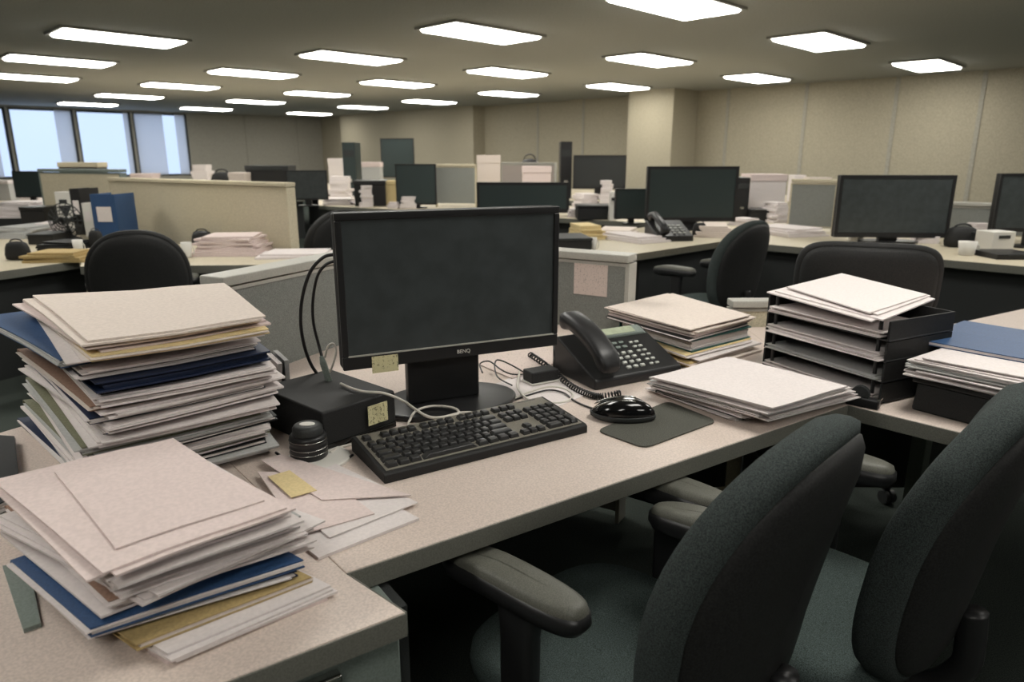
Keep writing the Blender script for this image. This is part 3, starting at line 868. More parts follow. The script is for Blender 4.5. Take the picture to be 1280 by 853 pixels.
# beige plate beside it
q = [at(*p, D) for p in ((4, 712), (30, 792), (52, 784), (36, 706))]
tag(MB().slab(q, D, D + .006, 2, 2).build('plastic_plate', m_metalgrey), 'flat grey-beige plate with a small hole on the desk beside the near pile', 'plate')

# loose sheets between the piles
for (kind, col, px, z, t, lab) in (
    ('p', 'white', ((330, 640), (402, 697), (528, 648), (440, 600)), D + .0004, .005, 'white paper sheaf at the bottom of the spread sheets beside the near pile'),
    ('s', 'white', ((338, 610), (412, 672), (522, 628), (420, 580)), D + .006, .0022, 'white sheet in the middle of the spread sheets beside the near pile'),
    ('s', 'pinkish', ((322, 590), (376, 668), (468, 642), (400, 590)), D + .0088, .002, 'pinkish sheet lying uppermost on the spread sheets'),
    ('s', 'pinkish', ((326, 575), (402, 625), (514, 619), (352, 568)), D + .0113, .002, 'long pinkish sheet with a curled corner pointing to the keyboard'),
    ('s', 'manila', ((335, 596), (364, 622), (396, 613), (362, 588)), D + .0136, .001, 'small tan card lying on the spread sheets'),
    ):
    item(kind, col, [Vector((p.x, p.y, 0)) for p in (at(x, y, z + t) for x, y in px)], z, z + t, None, lab, None)

# white pile beside the mouse mat
WZ = .795
top = [at(*p, WZ) for p in ((811, 472), (964, 511), (1056, 484), (910, 447))]
bot = [at(*p, D) for p in ((818, 492), (928, 529), (1068, 497), (925, 470))]
pile('white pile by the mouse mat', 'papers of the white pile by the mouse mat', [('p', 'white', 4), ('p', 'white', 5, {'sh': (.006, 0, 0)}), ('p', 'grey', 3), ('p', 'white', 5, {'rot': -2}), ('p', 'white', 5, {'rot': 2, 'sh': (.008, -.004, 0)}), ('p', 'white', 4, {'rot': -2, 'sh': (.01, 0, 0)}), ('f', 'black', 3, {'sc': .94}), ('p', 'white', 5, {'rot': -3, 'sh': (-.005, 0, 0)})],
     top, bot, D, WZ, .0015, 8, jx=.006, ja=1.2)

# pile behind the phone
HZ = .842
top = [at(*p, HZ) for p in ((757, 383), (862, 411), (936, 393), (838, 366))]
bot = [at(*p, D) for p in ((770, 428), (858, 462), (944, 440), (850, 405))]
pile('pile behind the telephone', 'papers of the pile behind the telephone', [('p', 'cream', 4), ('p', 'cream', 4, {'sh': (.01, -.006, 0)}), ('p', 'pinkish', 4, {'sh': (.012, 0, 0), 'rot': 2}), ('f', 'black', 4, {'sh': (-.01, 0, 0)}), ('b', 'teal', 16, {'sh': (.0, 0, 0), 'sc': .93}),
     ('f', 'manila', 5, {'sh': (.004, 0, 0)}), ('p', 'white', 4, {'sh': (.01, 0, 0)}), ('f', 'tan', 5, {'inner': 'cream'}), ('p', 'cream', 4, {'sh': (.01, -.01, 0)})],
     top, bot, D, HZ, .0015, 21, jx=.006, ja=1.5)

# ------------------------------------------------------------------ letter tray tower
tq = [at(*p, D) for p in ((963, 456), (1100, 507), (1172, 455))]
tn = tq[1]; tw = .38; txd = az(153)
tyd = Vector((-txd.y, txd.x, 0)); td = .25
t0 = tn - txd * tw                             # left corner of the open side
TT = .052; NT = 4
tray = thing('letter_tray', 'tall black letter tray tower with stacked tiers full of paper', 'letter tray', (t0.x, t0.y, D), math.atan2(txd.y, txd.x))
for i in range(NT):
    z = i * TT
    t_ = MB().box((tw / 2, td / 2, z + .006), (tw, td, .004)).build('tier', m_black, tray, local=True, bevel=.001)
    s_ = MB(); s_.box((.004, td / 2, z + .004 + TT / 2), (.006, td, TT - .004)); s_.box((tw - .004, td / 2, z + .004 + TT / 2), (.006, td, TT - .004)); s_.box((tw / 2, td - .004, z + .004 + TT / 2), (tw - .014, .006, TT - .004))
    s_.build('side_wall', m_blackmatt, t_, local=True, bevel=.001)
    for sx in (.03, tw - .03): MB().tube([(sx, .006, z + .004), (sx, .006, z + TT + .004)], .005, 8).build('corner_post', m_black, t_, local=True)
top_z = NT * TT
def traypile(i, z, h, over, label, col='white', dx=0, k=1.0, kind='p', rot=0):
    p0 = t0 + txd * (.016 + dx) - tyd * over
    q = [p0, p0 + txd * (tw - .034) * k, p0 + txd * (tw - .034) * k + tyd * (td - .05), p0 + tyd * (td - .05)]
    q = jig(q, Vector(), R(rot))
    item(kind, col, q, D + z + .0085, D + z + .0085 + h, None, label, 'papers in the letter tray')
traypile(0, 0, .014, .004, 'white paper sheaf in the lowest tier of the black letter tray')
traypile(1, TT, .012, .008, 'grey paper sheaf in the second lowest tier of the black letter tray', 'grey')
traypile(2, 2 * TT, .018, .012, 'white paper sheaf in the second highest tier of the black letter tray')
traypile(3, 3 * TT, .020, .010, 'white paper sheaf in the highest tier of the black letter tray', 'white')
TZ2 = D + top_z + .004
q = [at(*p, TZ2 + .012) for p in ((965, 362), (1098, 398), (1166, 372), (1046, 342))]
item('p', 'white', [Vector((p.x, p.y, 0)) for p in q], TZ2 + .0005, TZ2 + .008, None, 'white paper sheaf lying across the top of the letter tray', 'papers on the letter tray')
q = [at(*p, TZ2 + .02) for p in ((984, 357), (1090, 389), (1160, 366), (1052, 340))]
item('p', 'white', [Vector((p.x, p.y, 0)) for p in q], TZ2 + .0085, TZ2 + .016, None, 'white paper sheaf with a stepped corner, topmost on the letter tray', 'papers on the letter tray')
# tape roll in front of the tray
p = at(1078, 508, D)
tp = thing('tape_dispenser', 'small black tape dispenser at the foot of the letter tray', 'tape dispenser', (p.x, p.y, D), R(-40))
MB().box((0, 0, .012), (.075, .026, .024)).build('base', m_black, tp, local=True, bevel=.005)
r_ = MB().lathe([(.010, -.008), (.021, -.008), (.021, .008), (.010, .008)], (0, 0, 0), 20).build('roll', m_dark, tp, local=True)
r_.rotation_euler = (R(90), 0, 0); r_.location = (-.008, 0, .030)
MB().box((.036, 0, .026), (.008, .022, .004)).build('cutter', m_chrome, tp, local=True)

# ------------------------------------------------------------------ stack on the right wing
bq = [at(*p, D) for p in ((1138, 512), (1262, 545))]
bxd = (bq[1] - bq[0]).normalized(); byd = Vector((-bxd.y, bxd.x, 0))
b0 = bq[0]
bx = thing('document_box', 'black document box under the stack of papers on the right wing', 'box', (b0.x, b0.y, D), math.atan2(bxd.y, bxd.x))
MB().box((.20, .16, .035), (.40, .32, .07), taper=.98).build('body', m_blackmatt, bx, local=True, bevel=.006)
MB().box((.20, .16, .076), (.41, .33, .012)).build('lid', m_black, bx, local=True, bevel=.004)
BZ0, BZ1 = D + .0825, D + .145
def bpoly(x0, x1, y0, y1): return [b0 + bxd * x + byd * y for x, y in ((x0, y0), (x1, y0), (x1, y1), (x0, y1))]
pile('stack on the black document box', 'papers on the black document box', [
     ('f', 'blue', 7, {'sh': (.07, .12, 0), 'rot': 5, 'sc': .98}), ('p', 'white', 6, {'rot': 6}), ('p', 'white', 6, {'rot': -4, 'sh': (-.01, 0, 0)}), ('p', 'grey', 4, {'rot': 3}), ('p', 'white', 6, {'rot': -2, 'sh': (.01, -.01, 0)}), ('p', 'white', 5, {'rot': 6, 'sh': (-.012, 0, 0)}), ('p', 'white', 5, {'rot': -5})],
     bpoly(-.02, .40, -.0, .33), bpoly(-.01, .41, -.01, .32), BZ0, BZ1, .002, 31, jx=.008, ja=2)

# ------------------------------------------------------------------ chairs
def superellipse(a, b, n, p=2.6):
    out = []
    for i in range(n):
        t = 2 * math.pi * i / n
        c, s = math.cos(t), math.sin(t)
        out.append((a * math.copysign(abs(c) ** (2 / p), c), b * math.copysign(abs(s) ** (2 / p), s)))
    return out

def chair(label, square=False, arms=True, fab=None):
    """local frame: sits facing +y, seat centre above the origin"""
    fab = fab or m_chair
    o = thing('office_chair', label, 'chair', (0, 0, 0), 0, 'office chairs')
    # backrest outline (x, z)
    N = 56
    bh, zb0 = (.54, .43) if not square else (.42, .60)
    hw = .235 if not square else .25
    out = []
    for i in range(N):
        t = 2 * math.pi * i / N
        c, s = math.cos(t), math.sin(t)
        p = (2.3 if s > 0 else 3.4) if not square else 5
        x = hw * math.copysign(abs(c) ** (2 / p), c); zz = bh / 2 * math.copysign(abs(s) ** (2 / p), s)
        x *= 1 - .10 * max(0, -zz / (bh / 2))          # narrower waist
        out.append((x, zz))
    zc = zb0 + bh / 2
    def bp(x, z, y):
        yy = y + .75 * x * x - .20 * (z + bh / 2) - .25 * (z - .02) ** 2
        return Vector((x, -.225 + yy, zc + z))
    def ring(k, y): return [bp(x * k, z * k, y) for x, z in out]
    cush = [ring(*a) for a in ((.93, .0), (.985, .006), (1.0, .022), (.995, .042), (.955, .062), (.86, .072), (.6, .075), (.3, .074), (.02, .073))]
    cush = [ring(.02, .0)] + cush
    MB().rings(cush).build('backrest', fab, o, smooth=True, local=True)
    shell = [ring(*a) for a in ((.02, -.030), (.4, -.030), (.72, -.026), (.86, -.016), (.92, -.004), (.925, .004), (.02, .004))]
    MB().rings(shell).build('back_shell', m_chairsh, o, smooth=True, local=True)
    # seat
    se = superellipse(.225, .235, 48, 3.4)
    def sring(k, z): return [Vector((x * k, y * k + .02, z - .02 * max(0, (y * k) / .235) ** 3)) for x, y in se]
    MB().rings([sring(*a) for a in ((.02, .385), (.9, .385), (.98, .40), (1, .425), (.985, .448), (.92, .462), (.7, .466), (.35, .458), (.02, .455))]).build('seat', m_seat if fab is m_chair else fab, o, smooth=True, local=True)
    MB().tube(smooth_path([(0, -.10, .375), (0, -.24, .38), (0, -.295, .44), (0, -.30, .50), (0, -.295, .56)], 6), .024, 10).build('back_support', m_black, o, smooth=True, local=True)
    MB().box((0, 0, .365), (.22, .24, .04)).build('mechanism', m_black, o, local=True, bevel=.006)
    MB().tube([(.10, .02, .365), (.24, .03, .36), (.27, .03, .355)], [.006, .006, .010], 8).build('lever', m_black, o, smooth=True, local=True)
    if arms:
        for s in (-1, 1):
            ax = s * .228
            pad = []
            pe = superellipse(.036, .15, 36, 3.0)
            for k, z in ((.05, .648), (.85, .648), (1.0, .658), (1.0, .671), (.93, .683), (.7, .688), (.05, .689)):
                pad.append([Vector((ax + x * k, .06 + y * (1 - (1 - k) * .35), z - .018 * max(0, (y) / .15) ** 2)) for x, y in pe])
            a_ = MB().rings(pad).build('armrest', m_armtop, o, smooth=True, local=True)
            MB().rings([[Vector((ax + x * k, .06 + y * k, z - .018 * max(0, y / .15) ** 2)) for x, y in pe] for k, z in ((.6, .632), (.96, .640), (1.03, .654), (1.02, .672))]).build('arm_rim', m_black, a_, smooth=True, local=True)
            ps = MB()
            ps.rings([[Vector((ax - s * d + x, .04 + y, z)) for x, y in superellipse(.018, w_, 16, 4)] for z, w_, d in ((.40, .030, 0), (.45, .034, 0), (.58, .036, 0), (.645, .045, 0))])
            ps.box((ax - s * .08, .04, .385), (.20, .06, .022))
            ps.build('arm_post', m_black, a_, local=True, bevel=.003)
    MB().tube([(0, 0, .08), (0, 0, .22), (0, 0, .221), (0, 0, .35)], [.028, .028, .016, .016], 14).build('gas_column', m_black, o, smooth=True, local=True)
    MB().lathe([(.045, .055), (.05, .07), (.045, .10), (.03, .11)], (0, 0, 0), 20).build('hub', m_black, o, smooth=True, local=True)
    for i in range(5):
        t = 2 * math.pi * i / 5 + .3
        c, s = math.cos(t), math.sin(t)
        lg = MB().tube([(c * .03, s * .03, .082), (c * .16, s * .16, .078), (c * .30, s * .30, .066)], [.026, .022, .015], 8).build('leg', m_black, o, smooth=True, local=True)
        m = MB()
        for e in (-1, 1):
            cx, cy = c * .30 - s * e * .014, s * .30 + c * e * .014
            rr = []
            for w_ in (-.009, .009):
                rr.append([Vector((cx - s * w_ + c * .027 * math.cos(a), cy + c * w_ + s * .027 * math.cos(a), .0285 + .027 * math.sin(a))) for a in [2 * math.pi * k / 16 for k in range(16)]])
            m.rings(rr)
        m.build('caster', m_dark, lg, local=True, bevel=.002)
    return o

def put(o, x, y, face):
    o.location = (x, y, 0); o.rotation_euler = (0, 0, -R(face)); FRAME[o.name] = (Vector((x, y, 0)), -R(face)); return o
chair1 = put(chair('dark grey office chair nearest to the camera, pulled up to the front desk edge'), .20, 1.105, -46)
chair2 = copy_tree(chair1); chair2['label'] = 'dark grey office chair behind the nearest chair, close to the right desk wing'
put(chair2, .585, 1.255, -46)
# ------------------------------------------------------------------ the office behind
chair3 = put(chair('black office chair with a rounded back in front of the long beige partition', fab=m_blackmatt), 0, 0, 0)
p = at(165, 278, 1.0); f = az(-24)
put(chair3, p.x + f.x * .26, p.y + f.y * .26, -24); chair3.scale = (1.05, 1.05, 1.0)
chair4 = copy_tree(chair1); chair4['label'] = 'grey office chair turned sideways at the second row of desks, seen behind the letter tray'
p = at(935, 268, 1.0); f = az(-38)
put(chair4, p.x + f.x * .26, p.y + f.y * .26, -38)
chair6 = copy_tree(chair3); chair6['label'] = 'black office chair in the gap right of the long beige partition'
p = at(392, 259, .97); put(chair6, p.x, p.y, -50)
chair5 = put(chair('black office chair with a broad straight-topped back just behind the letter tray', square=True, fab=m_blackmatt), 0, 0, 0)
p = at(1090, 303, 1.02); f = az(22)
put(chair5, p.x + f.x * .28, p.y + f.y * .28, 22)

def bench(label, px, nfront, panels=()):
    q = [at(x, y, D) for x, y in px]
    return desk('desk', label, q, [(q[i], q[i + 1]) for i in range(nfront)], [], m_lambg, m_lamedge, panels=[(at(*a, D), at(*b, D)) for a, b in panels], th=.045)
bench('L-shaped desk behind the near cubicle, with the broad dark monitor at its far side',
      [(690, 334), (783, 319), (907, 301), (1280, 333), (1420, 346), (1420, 306), (1240, 294), (985, 284), (835, 280), (690, 300)], 4, [((800, 312), (905, 299)), ((912, 299), (1278, 329)), ((1278, 329), (1420, 341))])
bench('long pale desk crossing behind the top edge of the near monitor', [(398, 257), (820, 279), (985, 281), (985, 266), (820, 263), (600, 251), (398, 245)], 1, [((402, 256), (818, 277))])
bench('pale desk in the far row before the long beige wall', [(380, 239), (780, 253), (985, 256), (985, 244), (780, 238), (380, 229)], 1, [((384, 238), (778, 251))])
bench('pale desk with papers in front of the long beige partition', [(100, 333), (330, 331), (420, 325), (420, 312), (366, 316), (112, 297)], 2, [((106, 330), (328, 329))])
bench('pale desk at the far left with heaped papers', [(-80, 350), (98, 326), (101, 288), (-80, 282)], 1, [((-78, 346), (102, 323))])
bench('pale desk far behind by the windows', [(-60, 259), (60, 256), (60, 236), (-60, 236)], 1, [((-58, 258), (58, 255))])
bench('pale desk behind the long beige partition near the window wall', [(120, 247), (380, 248), (380, 232), (120, 231)], 1, [((122, 246), (378, 247))])

# partitions
def part_px(label, a, b, ytop, fab, th=.06, cap=None, name='partition_panel', z=D, z0=.05):
    a, b = at(*a, z), at(*b, z)
    return cubicle_panel(label, a, b, height_at(a, ytop), cap or m_cap, fab, th=th, group=None, name=name, z0=z0)
part_px('long beige fabric partition behind the black office chair', (146, 291), (363, 314), 222, m_fabbeige, cap=m_fabbeige)
part_px('olive beige partition standing behind the end of the long beige partition', (60, 279), (158, 283), 211, m_fabbeige, cap=m_metalgrey)
part_px('grey partition with beige side behind the two stacked dark monitors', (546, 259), (594, 259.5), 205, m_fabgrey, cap=m_fabbeige, z0=D + .046)
part_px('grey partition beside the broad dark monitor with the white cup', (985, 289), (1038, 291), 224, m_fabgrey, cap=m_fabbeige, z0=D + .046)
part_px('low grey partition with pale cap between the two monitors at the right', (1165, 297), (1290, 304), 252, m_fabgrey, z0=D + .046)
part_px('pale lilac grey partition before the beige wall behind the far desks', (628, 248), (692, 250), 203, mat('lilac_fabric', (176, 166, 160), .95, .05, 0.12, 200), z0=D + .046)

def place(xl, xr, yb, yt, z=D):
    xm = (xl + xr) / 2
    p = at(xm, yb, z)
    d = p - Vector((0, 0, EYE))
    cz = d.y * math.cos(PITCH) - d.z * math.sin(PITCH)
    return p, (xr - xl) * cz / FPX, height_at(p, yt) - z

def far_monitor(label, xl, xr, yb, yt, ys, rot=0, glass=None):
    p, w, h = place(xl, xr, yb, yt)
    zs = height_at(p, ys) - D                       # lower edge of the screen
    o = thing('computer_monitor', label, 'monitor', (p.x, p.y, D), R(rot), None)
    t = min(.03, w * .05)
    w /= max(.6, math.cos(R(rot)))
    MB().box((0, .03, (zs + h) / 2), (w, .05, h - zs)).build('back_housing', m_blackmatt, o, local=True, bevel=.006)
    f = MB(); b = w * .03
    f.box((0, 0, h - b / 2), (w, .016, b)).box((0, 0, zs + b * .75), (w, .016, b * 1.5))
    f.box((-w / 2 + b / 2, 0, (zs + h) / 2), (b, .016, h - zs - 2 * b)).box((w / 2 - b / 2, 0, (zs + h) / 2), (b, .016, h - zs - 2 * b))
    f.build('bezel', m_black, o, local=True)
    MB().box((0, .001, (zs + h) / 2), (w - 2 * b, .010, h - zs - 2 * b)).build('screen', glass or m_screenbg, o, local=True)
    MB().box((0, .05, (zs + .05) / 2), (w * .16, .04, zs + .05)).build('stand_neck', m_black, o, local=True)
    e = [(math.cos(2 * math.pi * i / 24) * w * .26, math.sin(2 * math.pi * i / 24) * w * .17 + .03) for i in range(24)]
    MB().prism(e, 0, .014).build('stand_base', m_black, o, local=True)
    return o
far_monitor('dark switched-off monitor on the second row of desks below the wall column', 806, 918, 287, 208, 277)
far_monitor('broad black monitor with the white cup before its lower edge', 1043, 1180, 304, 219, 297, -4, m_screen)
far_monitor('black monitor at the right frame edge', 1239, 1345, 310, 217, 290, -6, m_screen)
far_monitor('wide dark teal monitor right behind the top of the near monitor', 596, 711, 270, 228, 266, -3)
far_monitor('dark monitor before the grey partition, lower one of the far pair', 496, 546, 260.5, 205, 256)
far_monitor('small dark monitor standing higher and farther back than its neighbour', 478, 519, 237, 173, 222)
far_monitor('teal monitor half hidden behind the monitor below the wall column', 768, 812, 281, 236, 274, 4)
far_monitor('black monitor just past the right end of the long beige partition', 362, 410, 258, 213, 250, 10, m_screen)
far_monitor('dark monitor at the far desk below the beige wall, left of the column', 716, 781, 249, 194, 236, 0, m_dark)
far_monitor('small dark monitor at the far left under the windows', 22, 58, 256, 214, 247, 0)

def far_box(name, cat, label, xl, xr, yb, yt, m, depth=None, rot=0, z=D, lid=None, taper=1.0, bevel=.004):
    p, w, h = place(xl, xr, yb, yt, z)
    dp = depth if depth else w * .7
    o = thing(name, label, cat, (p.x, p.y + dp / 2, z), R(rot))
    if lid:
        MB().box((0, 0, h * .42), (w, dp, h * .84), taper=taper).build('body', m, o, local=True, bevel=bevel)
        MB().box((0, 0, h * .92), (w * 1.04, dp * 1.04, h * .16)).build('lid', lid, o, local=True, bevel=bevel)
    else:
        MB().box((0, 0, h / 2), (w, dp, h), taper=taper).build('body', m, o, local=True, bevel=bevel)
        MB().box((0, -dp / 2 - .002, h * .75), (w * .5, .004, min(.03, h * .15))).build('grip', m_dark, o, local=True)
    return o
def far_papers(label, xl, xr, yb, yt, col='white', depth=.3, rot=0, z=D, n=None):
    p, w, h = place(xl, xr, yb, yt, z)
    h = max(.012, h)
    r = random.Random(int(xl * 7 + yb)); mb = MB()
    n = n or max(2, min(9, int(h / .012))); t = h / n
    c = p + Vector((0, depth / 2, 0))
    for i in range(n):
        M = Matrix.Rotation(R(rot + r.gauss(0, 4)), 3, 'Z'); k = 1 - .25 * i / n
        q = [c + M @ Vector((x * w / 2 * k + r.gauss(0, .01), y * depth / 2 * k + r.gauss(0, .01), 0)) for x, y in ((-1, -1), (1, -1), (1, 1), (-1, 1))]
        mb.slab(q, z + i * t, z + (i + 1) * t - .0006, 2, 2)
    return tag(mb.build('paper_stack', P[col]), label, 'papers')
def far_cup(label, xl, xr, yb, yt, m=None, z=D):
    p, w, h = place(xl, xr, yb, yt, z)
    o = thing('cup', label, 'cup', (p.x, p.y, z))
    r_ = w / 2
    MB().lathe([(r_ * .75, 0), (r_ * .8, .003), (r_, h), (r_ * .92, h), (r_ * .75, .012), (.001, .01)], (0, 0, 0), 20).build('body', m or m_white, o, smooth=True, local=True)
    ang = [R(-80 + 20 * i) for i in range(9)]
    MB().tube([(r_ * .85 + r_ * .55 * math.cos(a), 0, h * .5 + h * .3 * math.sin(a)) for a in ang], r_ * .12, 6).build('handle', m or m_white, o, smooth=True, local=True)
    return o
def far_binder(label, xl, xr, yb, yt, m, rot=0, z=D):
    p, w, h = place(xl, xr, yb, yt, z)
    o = thing('ring_binder', label, 'binder', (p.x, p.y, z), R(rot))
    c = MB(); c.box((-w / 2 + .003, .13, h / 2), (.005, .26, h)).box((w / 2 - .003, .13, h / 2), (.005, .26, h)).box((0, .003, h / 2), (w, .005, h))
    c.build('cover', m, o, local=True)
    MB().box((0, .13, h / 2 - .004), (w - .012, .24, h - .02)).build('pages', P['white'], o, local=True)
    MB().box((0, -.001, h * .6), (w * .6, .002, h * .3)).build('spine_label', P['white'], o, local=True)
    return o
def far_phone(label, xl, xr, yb, rot=0, k=1.0, z=D):
    p, w, h = place(xl, xr, yb, yb - 10, z)
    o = thing('desk_telephone', label, 'telephone', (p.x, p.y, z), R(rot))
    d_ = .2 * k
    vs = [Vector((x, y, z_)) for x in (-w / 2, w / 2) for y, z_ in ((0, 0), (0, .03 * k), (d_, .10 * k), (d_, 0))]
    MB().add(vs, [(0, 1, 2, 3), (7, 6, 5, 4), (0, 4, 5, 1), (1, 5, 6, 2), (2, 6, 7, 3), (3, 7, 4, 0)]).build('body', m_black, o, local=True, bevel=.004)
    MB().tube([(-w * .3, -.01, .05 * k), (-w * .3, .03, .085 * k), (-w * .3, .16 * k, .135 * k), (-w * .3, .21 * k, .12 * k)], [.026 * k, .020 * k, .020 * k, .026 * k], 10).build('handset', m_black, o, smooth=True, local=True)
    kk = MB()
    for r in range(4):
        for c in range(3): kk.box((w * (.02 + .13 * c), .03 + r * .03 * k, .046 * k + r * .0105 * k), (w * .08, .014 * k, .006))
    kk.build('number_keys', m_keylite, o, local=True)
    return o
def far_tower(label, xl, xr, yb, yt, m, rot=0, z=D, depth=.4):
    p, w, h = place(xl, xr, yb, yt, z)
    o = thing('computer_tower', label, 'computer', (p.x, p.y, z), R(rot))
    MB().box((0, depth / 2, h / 2), (w, depth, h)).build('case', m, o, local=True, bevel=.004)
    MB().box((0, -.003, h * .8), (w * .8, .006, h * .12)).build('drive_bay', m_dark, o, local=True)
    MB().box((0, -.003, h * .3), (w * .3, .006, h * .05)).build('power_button', m_chrome, o, local=True)
    return o
def far_bag(label, xl, xr, yb, yt, m, z=D):
    p, w, h = place(xl, xr, yb, yt, z)
    o = thing('shoulder_bag', label, 'bag', (p.x, p.y + w * .25, z))
    rr = []
    for k, t in ((.7, 0), (.95, .06), (1.0, .3), (.92, .65), (.78, .88), (.55, .97), (.1, 1.0)):
        rr.append([Vector((x * k, y * k, h * t * .9)) for x, y in superellipse(w / 2, w * .26, 24, 3)])
    MB().rings(rr).build('body', m, o, smooth=True, local=True)
    MB().tube(smooth_path([(-w * .3, 0, h * .78), (-w * .2, 0, h * .95), (0, 0, h * 1.0), (w * .2, 0, h * .95), (w * .3, 0, h * .78)], 5), w * .03, 6).build('strap', m_black, o, smooth=True, local=True)
    return o
def far_fan(label, xl, xr, yb, yt, z=D):
    p, w, h = place(xl, xr, yb, yt, z)
    o = thing('desk_fan', label, 'fan', (p.x, p.y, z))
    r_ = w / 2
    MB().lathe([(r_ * .55, 0), (r_ * .55, .015), (r_ * .2, .03), (.018, .04), (.018, h - 2 * r_)], (0, .03, 0), 24).build('stand', m_black, o, smooth=True, local=True)
    c = Vector((0, 0, h - r_))
    mb = MB()
    for k in (1.0, .8, .6, .4, .2):
        mb.tube([c + Vector((r_ * k * math.cos(t), -.05 * (1 - k * k) - .01, r_ * k * math.sin(t))) for t in [2 * math.pi * i / 28 for i in range(29)]], .004, 5)
    for i in range(18):
        t = 2 * math.pi * i / 18
        mb.tube([c + Vector((r_ * k * math.cos(t), -.05 * (1 - k * k) - .01, r_ * k * math.sin(t))) for k in (.15, .4, .7, 1)], .003, 4)
    mb.build('guard', m_dark, o, local=True)
    mb = MB()
    for i in range(4):
        t = 2 * math.pi * i / 4
        a, b = Vector((math.cos(t), 0, math.sin(t))), Vector((-math.sin(t), 0, math.cos(t)))
        mb.add([c + a * r_ * .12, c + a * r_ * .85 - b * r_ * .3 + Vector((0, .03, 0)), c + a * r_ * .85 + b * r_ * .3 - Vector((0, .01, 0)), c + a * r_ * .12 + Vector((0, .004, 0)), c + a * r_ * .85 - b * r_ * .3 + Vector((0, .034, 0)), c + a * r_ * .85 + b * r_ * .3 - Vector((0, .006, 0))], [(0, 1, 2), (5, 4, 3), (0, 3, 4, 1), (1, 4, 5, 2), (2, 5, 3, 0)])
    mb.build('blades', m_blackmatt, o, local=True)
    MB().tube([c + Vector((0, -.04, 0)), c + Vector((0, .09, 0))], r_ * .18, 14).build('motor', m_black, o, local=True)
    return o

# --- on the L-shaped desk behind
far_cup('white cup standing before the broad black monitor', 1059, 1076, 302, 284)
far_papers('white papers spread before the grey partition with the beige side, right part of the picture', 968, 1030, 297, 287, 'white', .5, 20)
far_papers('white papers under the right end of the broad black monitor', 1156, 1182, 305, 296, 'white', .25, -20)
far_phone('black telephone on the second row of desks in front of the dark monitor', 820, 868, 302, 10, 1.3)
far_bag('dark crumpled bag below the monitor under the wall column', 866, 884, 296, 277, m_blackmatt)
far_papers('pale tan papers right of the black telephone, second row of desks', 880, 925, 298, 284, 'cream', .5, -10)
far_papers('white papers spread left of the black telephone, second row of desks', 772, 822, 305, 297, 'white', .5, 30)
far_papers('manila papers stacked behind the top of the near cubicle panel', 718, 752, 300, 283, 'manila', .35, 12)
far_papers('yellowish papers lying beside the manila stack, second row of desks', 752, 800, 297, 289, 'cream', .4, -14)
far_box('document_box', 'box', 'black box with teal sheen beside the top corner of the near monitor', 686, 736, 318, 298, m_black, .3, 8, lid=m_dark)
far_cup('small pale cup just right of the black box near the monitor corner', 736, 746, 315, 297)
far_bag('dark bag lying between the broad monitor and the monitor at the frame edge', 1186, 1226, 310, 281, m_blackmatt)
far_cup('white cup at the front edge of the desk, right part of the picture', 1197, 1218, 319, 302)
far_box('tissue_box', 'box', 'white tissue box before the monitor at the right frame edge', 1234, 1266, 316, 290, m_white, .14, 10)
far_papers('white papers leaning against the low grey partition at the right', 1218, 1240, 304, 280, 'white', .12, 0)
far_box('desk_organizer', 'organizer', 'dark desk organizer left of the white tissue box', 1222, 1236, 312, 292, m_dark, .12)
far_box('keyboard_case', 'box', 'flat black case at the right edge of the second row of desks', 1246, 1300, 325, 318, m_black, .25)
# --- around the white board and clutter behind chair four
far_box('archive_box', 'box', 'white archive box between the two dark monitors at the right', 935, 979, 272, 218, P['white'], .3, 0, lid=P['pinkish'])
far_tower('black computer tower just right of the monitor under the wall column', 918, 934, 276, 222, m_black)
far_papers('white papers on the desk before the white archive box', 924, 948, 284, 274, 'white', .25, 24)
far_box('printer', 'printer', 'dark printer below the white archive box', 938, 964, 277, 262, m_blackmatt, .25, 0, lid=m_black)
far_papers('pale papers heaped beside the grey partition, right part of the picture', 966, 986, 279, 254, 'white', .3, 5)
far_box('archive_box', 'box', 'small white box on the far desk, seen over the grey partition at right', 990, 1004, 253, 219, P['white'], .2, lid=P['white'])
far_box('archive_box', 'box', 'small cream box on the far desk beside the small white box', 1008, 1036, 254, 222, P['cream'], .2, lid=P['cream'])
# --- on the long pale desk behind the monitor
far_papers('white papers stacked below the far dark monitor left of the column', 722, 748, 267, 243, 'white', .4, 8)
far_papers('white papers piled high on the black box, middle of the picture', 750, 767, 268, 226, 'white', .2, -8)
far_box('document_box', 'box', 'black box under the white papers in the middle of the long desk', 722, 764, 275, 257, m_blackmatt, .3, lid=m_black)
far_box('spray_bottle', 'bottle', 'slim white bottle standing left of the teal monitor', 761, 771, 276, 240, m_white, .1, taper=.7)
far_papers('white papers beside the right end of the wide dark teal monitor', 711, 728, 272, 262, 'white', .3, 0)
far_box('archive_box', 'box', 'tall beige carton behind the wide dark teal monitor', 597, 625, 257, 194, P['cream'], .3, lid=P['cream'])
far_box('archive_box', 'box', 'pinkish white carton behind the wide dark teal monitor, right of the tall beige carton', 653, 688, 259, 208, P['pinkish'], .3, lid=P['pinkish'])
far_bag('black bag on the lilac grey partition desk below the beige wall', 648, 676, 246, 193, m_black)
far_tower('tall black tower at the far desk left of the dark monitor below the wall', 700, 714, 248, 177, m_black)
far_box('printer', 'printer', 'dark printer before the grey partition, next to the far pair of monitors', 442, 480, 258, 226, m_blackmatt, .4, 6, lid=m_black)
far_papers('white papers leaning on the dark printer', 450, 466, 259, 232, 'white', .06, 30)
far_box('archive_box', 'box', 'small tan carton between the dark printer and the far pair of monitors', 481, 497, 257, 226, P['manila'], .2, lid=P['manila'])
far_papers('white papers before the lower one of the far pair of monitors', 500, 520, 261.3, 246, 'white', .1, 8)
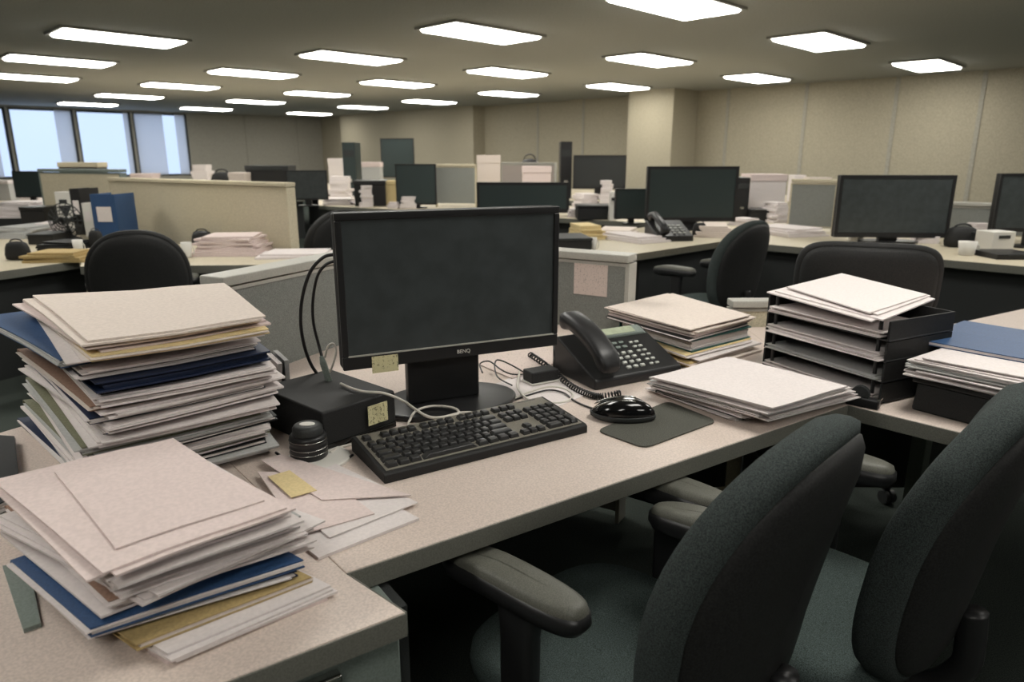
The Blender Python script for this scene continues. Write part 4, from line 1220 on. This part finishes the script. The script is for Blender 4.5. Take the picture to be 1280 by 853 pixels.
far_papers('white papers near the small tan carton', 484, 499, 261, 253, 'white', .1, -10)
far_papers('long row of white papers at the left end of the long pale desk', 402, 438, 257, 249, 'white', .5, 0)
far_tower('slim teal grey computer tower rising behind the long pale desk', 431, 447, 246, 178, m_screenbg)
far_box('archive_box', 'box', 'white carton left of the slim teal grey tower', 412, 430, 237, 198, P['white'], .3, lid=P['white'])
far_papers('white papers stacked under the white carton left of the slim tower', 409, 436, 250, 221, 'white', .4, 6)
far_box('archive_box', 'box', 'pale grey carton right of the slim teal grey tower', 450, 476, 240, 203, P['grey'], .3, lid=P['pinkish'])
# --- behind the long beige partition
far_box('filing_cabinet', 'cabinet', 'long low dark cabinet over the end of the long beige partition', 310, 362, 245, 207, m_blackmatt, .4, 0, lid=m_dark)
far_box('archive_box', 'box', 'long pale carton seen over the top of the long beige partition', 288, 309, 246, 216, P['cream'], .3, lid=P['cream'])
far_bag('dark bag peeking over the long beige partition beside the windows', 262, 292, 244, 212, m_blackmatt)
far_papers('white papers peeking over the long beige partition under the windows', 240, 262, 242, 206, 'white', .3, 0)
far_papers('pinkish papers peeking over the long beige partition at its middle', 160, 196, 243, 217, 'pinkish', .3, 0)
far_box('filing_cabinet', 'cabinet', 'dark low cabinet seen over the olive beige partition under the windows', 78, 126, 241, 203, m_dark, .3, 0, lid=m_fabbeige)
# --- desk before the long partition
far_papers('broad white heap of papers on the desk beside the black rounded chair', 236, 320, 321, 297, 'pinkish', .35, 6)
far_bag('small dark pouch behind the broad white heap of papers', 238, 264, 307, 287, m_black)
far_cup('white cup just right of the black rounded chair', 228, 241, 322, 303)
far_papers('white papers by the foot of the long beige partition', 318, 408, 324, 318, 'white', .3, 6)
# --- far left desk
far_fan('black desk fan before the olive beige partition', 66, 108, 301, 254)
far_binder('black ring binder upright beside the black desk fan', 95, 107, 294, 236, m_black)
far_binder('white ring binder upright beside the blue ring binder', 108, 119, 296, 254, m_white)
far_binder('blue ring binder upright against the long beige partition', 121, 151, 305, 243, P['blue'])
far_box('desk_caddy', 'box', 'small white box on the olive beige partition desk above the fan', 75, 94, 287, 240, m_white, .1)
far_papers('orange tan folders lying at the front of the far left desk', 26, 96, 329, 317, 'tan', .25, 4)
far_cup('white cup between the far left desk folders and the black rounded chair', 93, 105, 318, 300)
far_papers('white papers heaped at the back of the far left desk', 38, 66, 295, 280, 'white', .3, 10)
far_papers('grey papers spread over the far left desk', -10, 40, 299, 285, 'grey', .5, -6)
far_box('document_box', 'box', 'black box behind the heaped papers on the far left desk', 28, 58, 285, 259, m_black, .25, lid=m_black)
far_papers('long white stack of papers under the windows at the left frame edge', -10, 46, 273, 253, 'white', .4, 0, z=D)
far_box('archive_box', 'box', 'white carton under the first window at the left', 24, 48, 250, 222, P['white'], .25, lid=P['white'])
far_box('archive_box', 'box', 'grey carton at the left frame edge under the windows', -8, 14, 251, 226, P['grey'], .25, lid=P['white'])
far_bag('black bag lying at the front of the far left desk', 4, 34, 326, 300, m_blackmatt)
far_papers('dark grey folders beside the black bag on the far left desk', 44, 92, 314, 304, 'black', .25, -8)
far_box('document_box', 'box', 'flat black box on the far left desk left of the fan', 34, 64, 306, 293, m_black, .25, 6, lid=m_dark)
far_bag('black backpack before the blue ring binder on the desk by the partition', 110, 128, 310, 286, m_blackmatt)
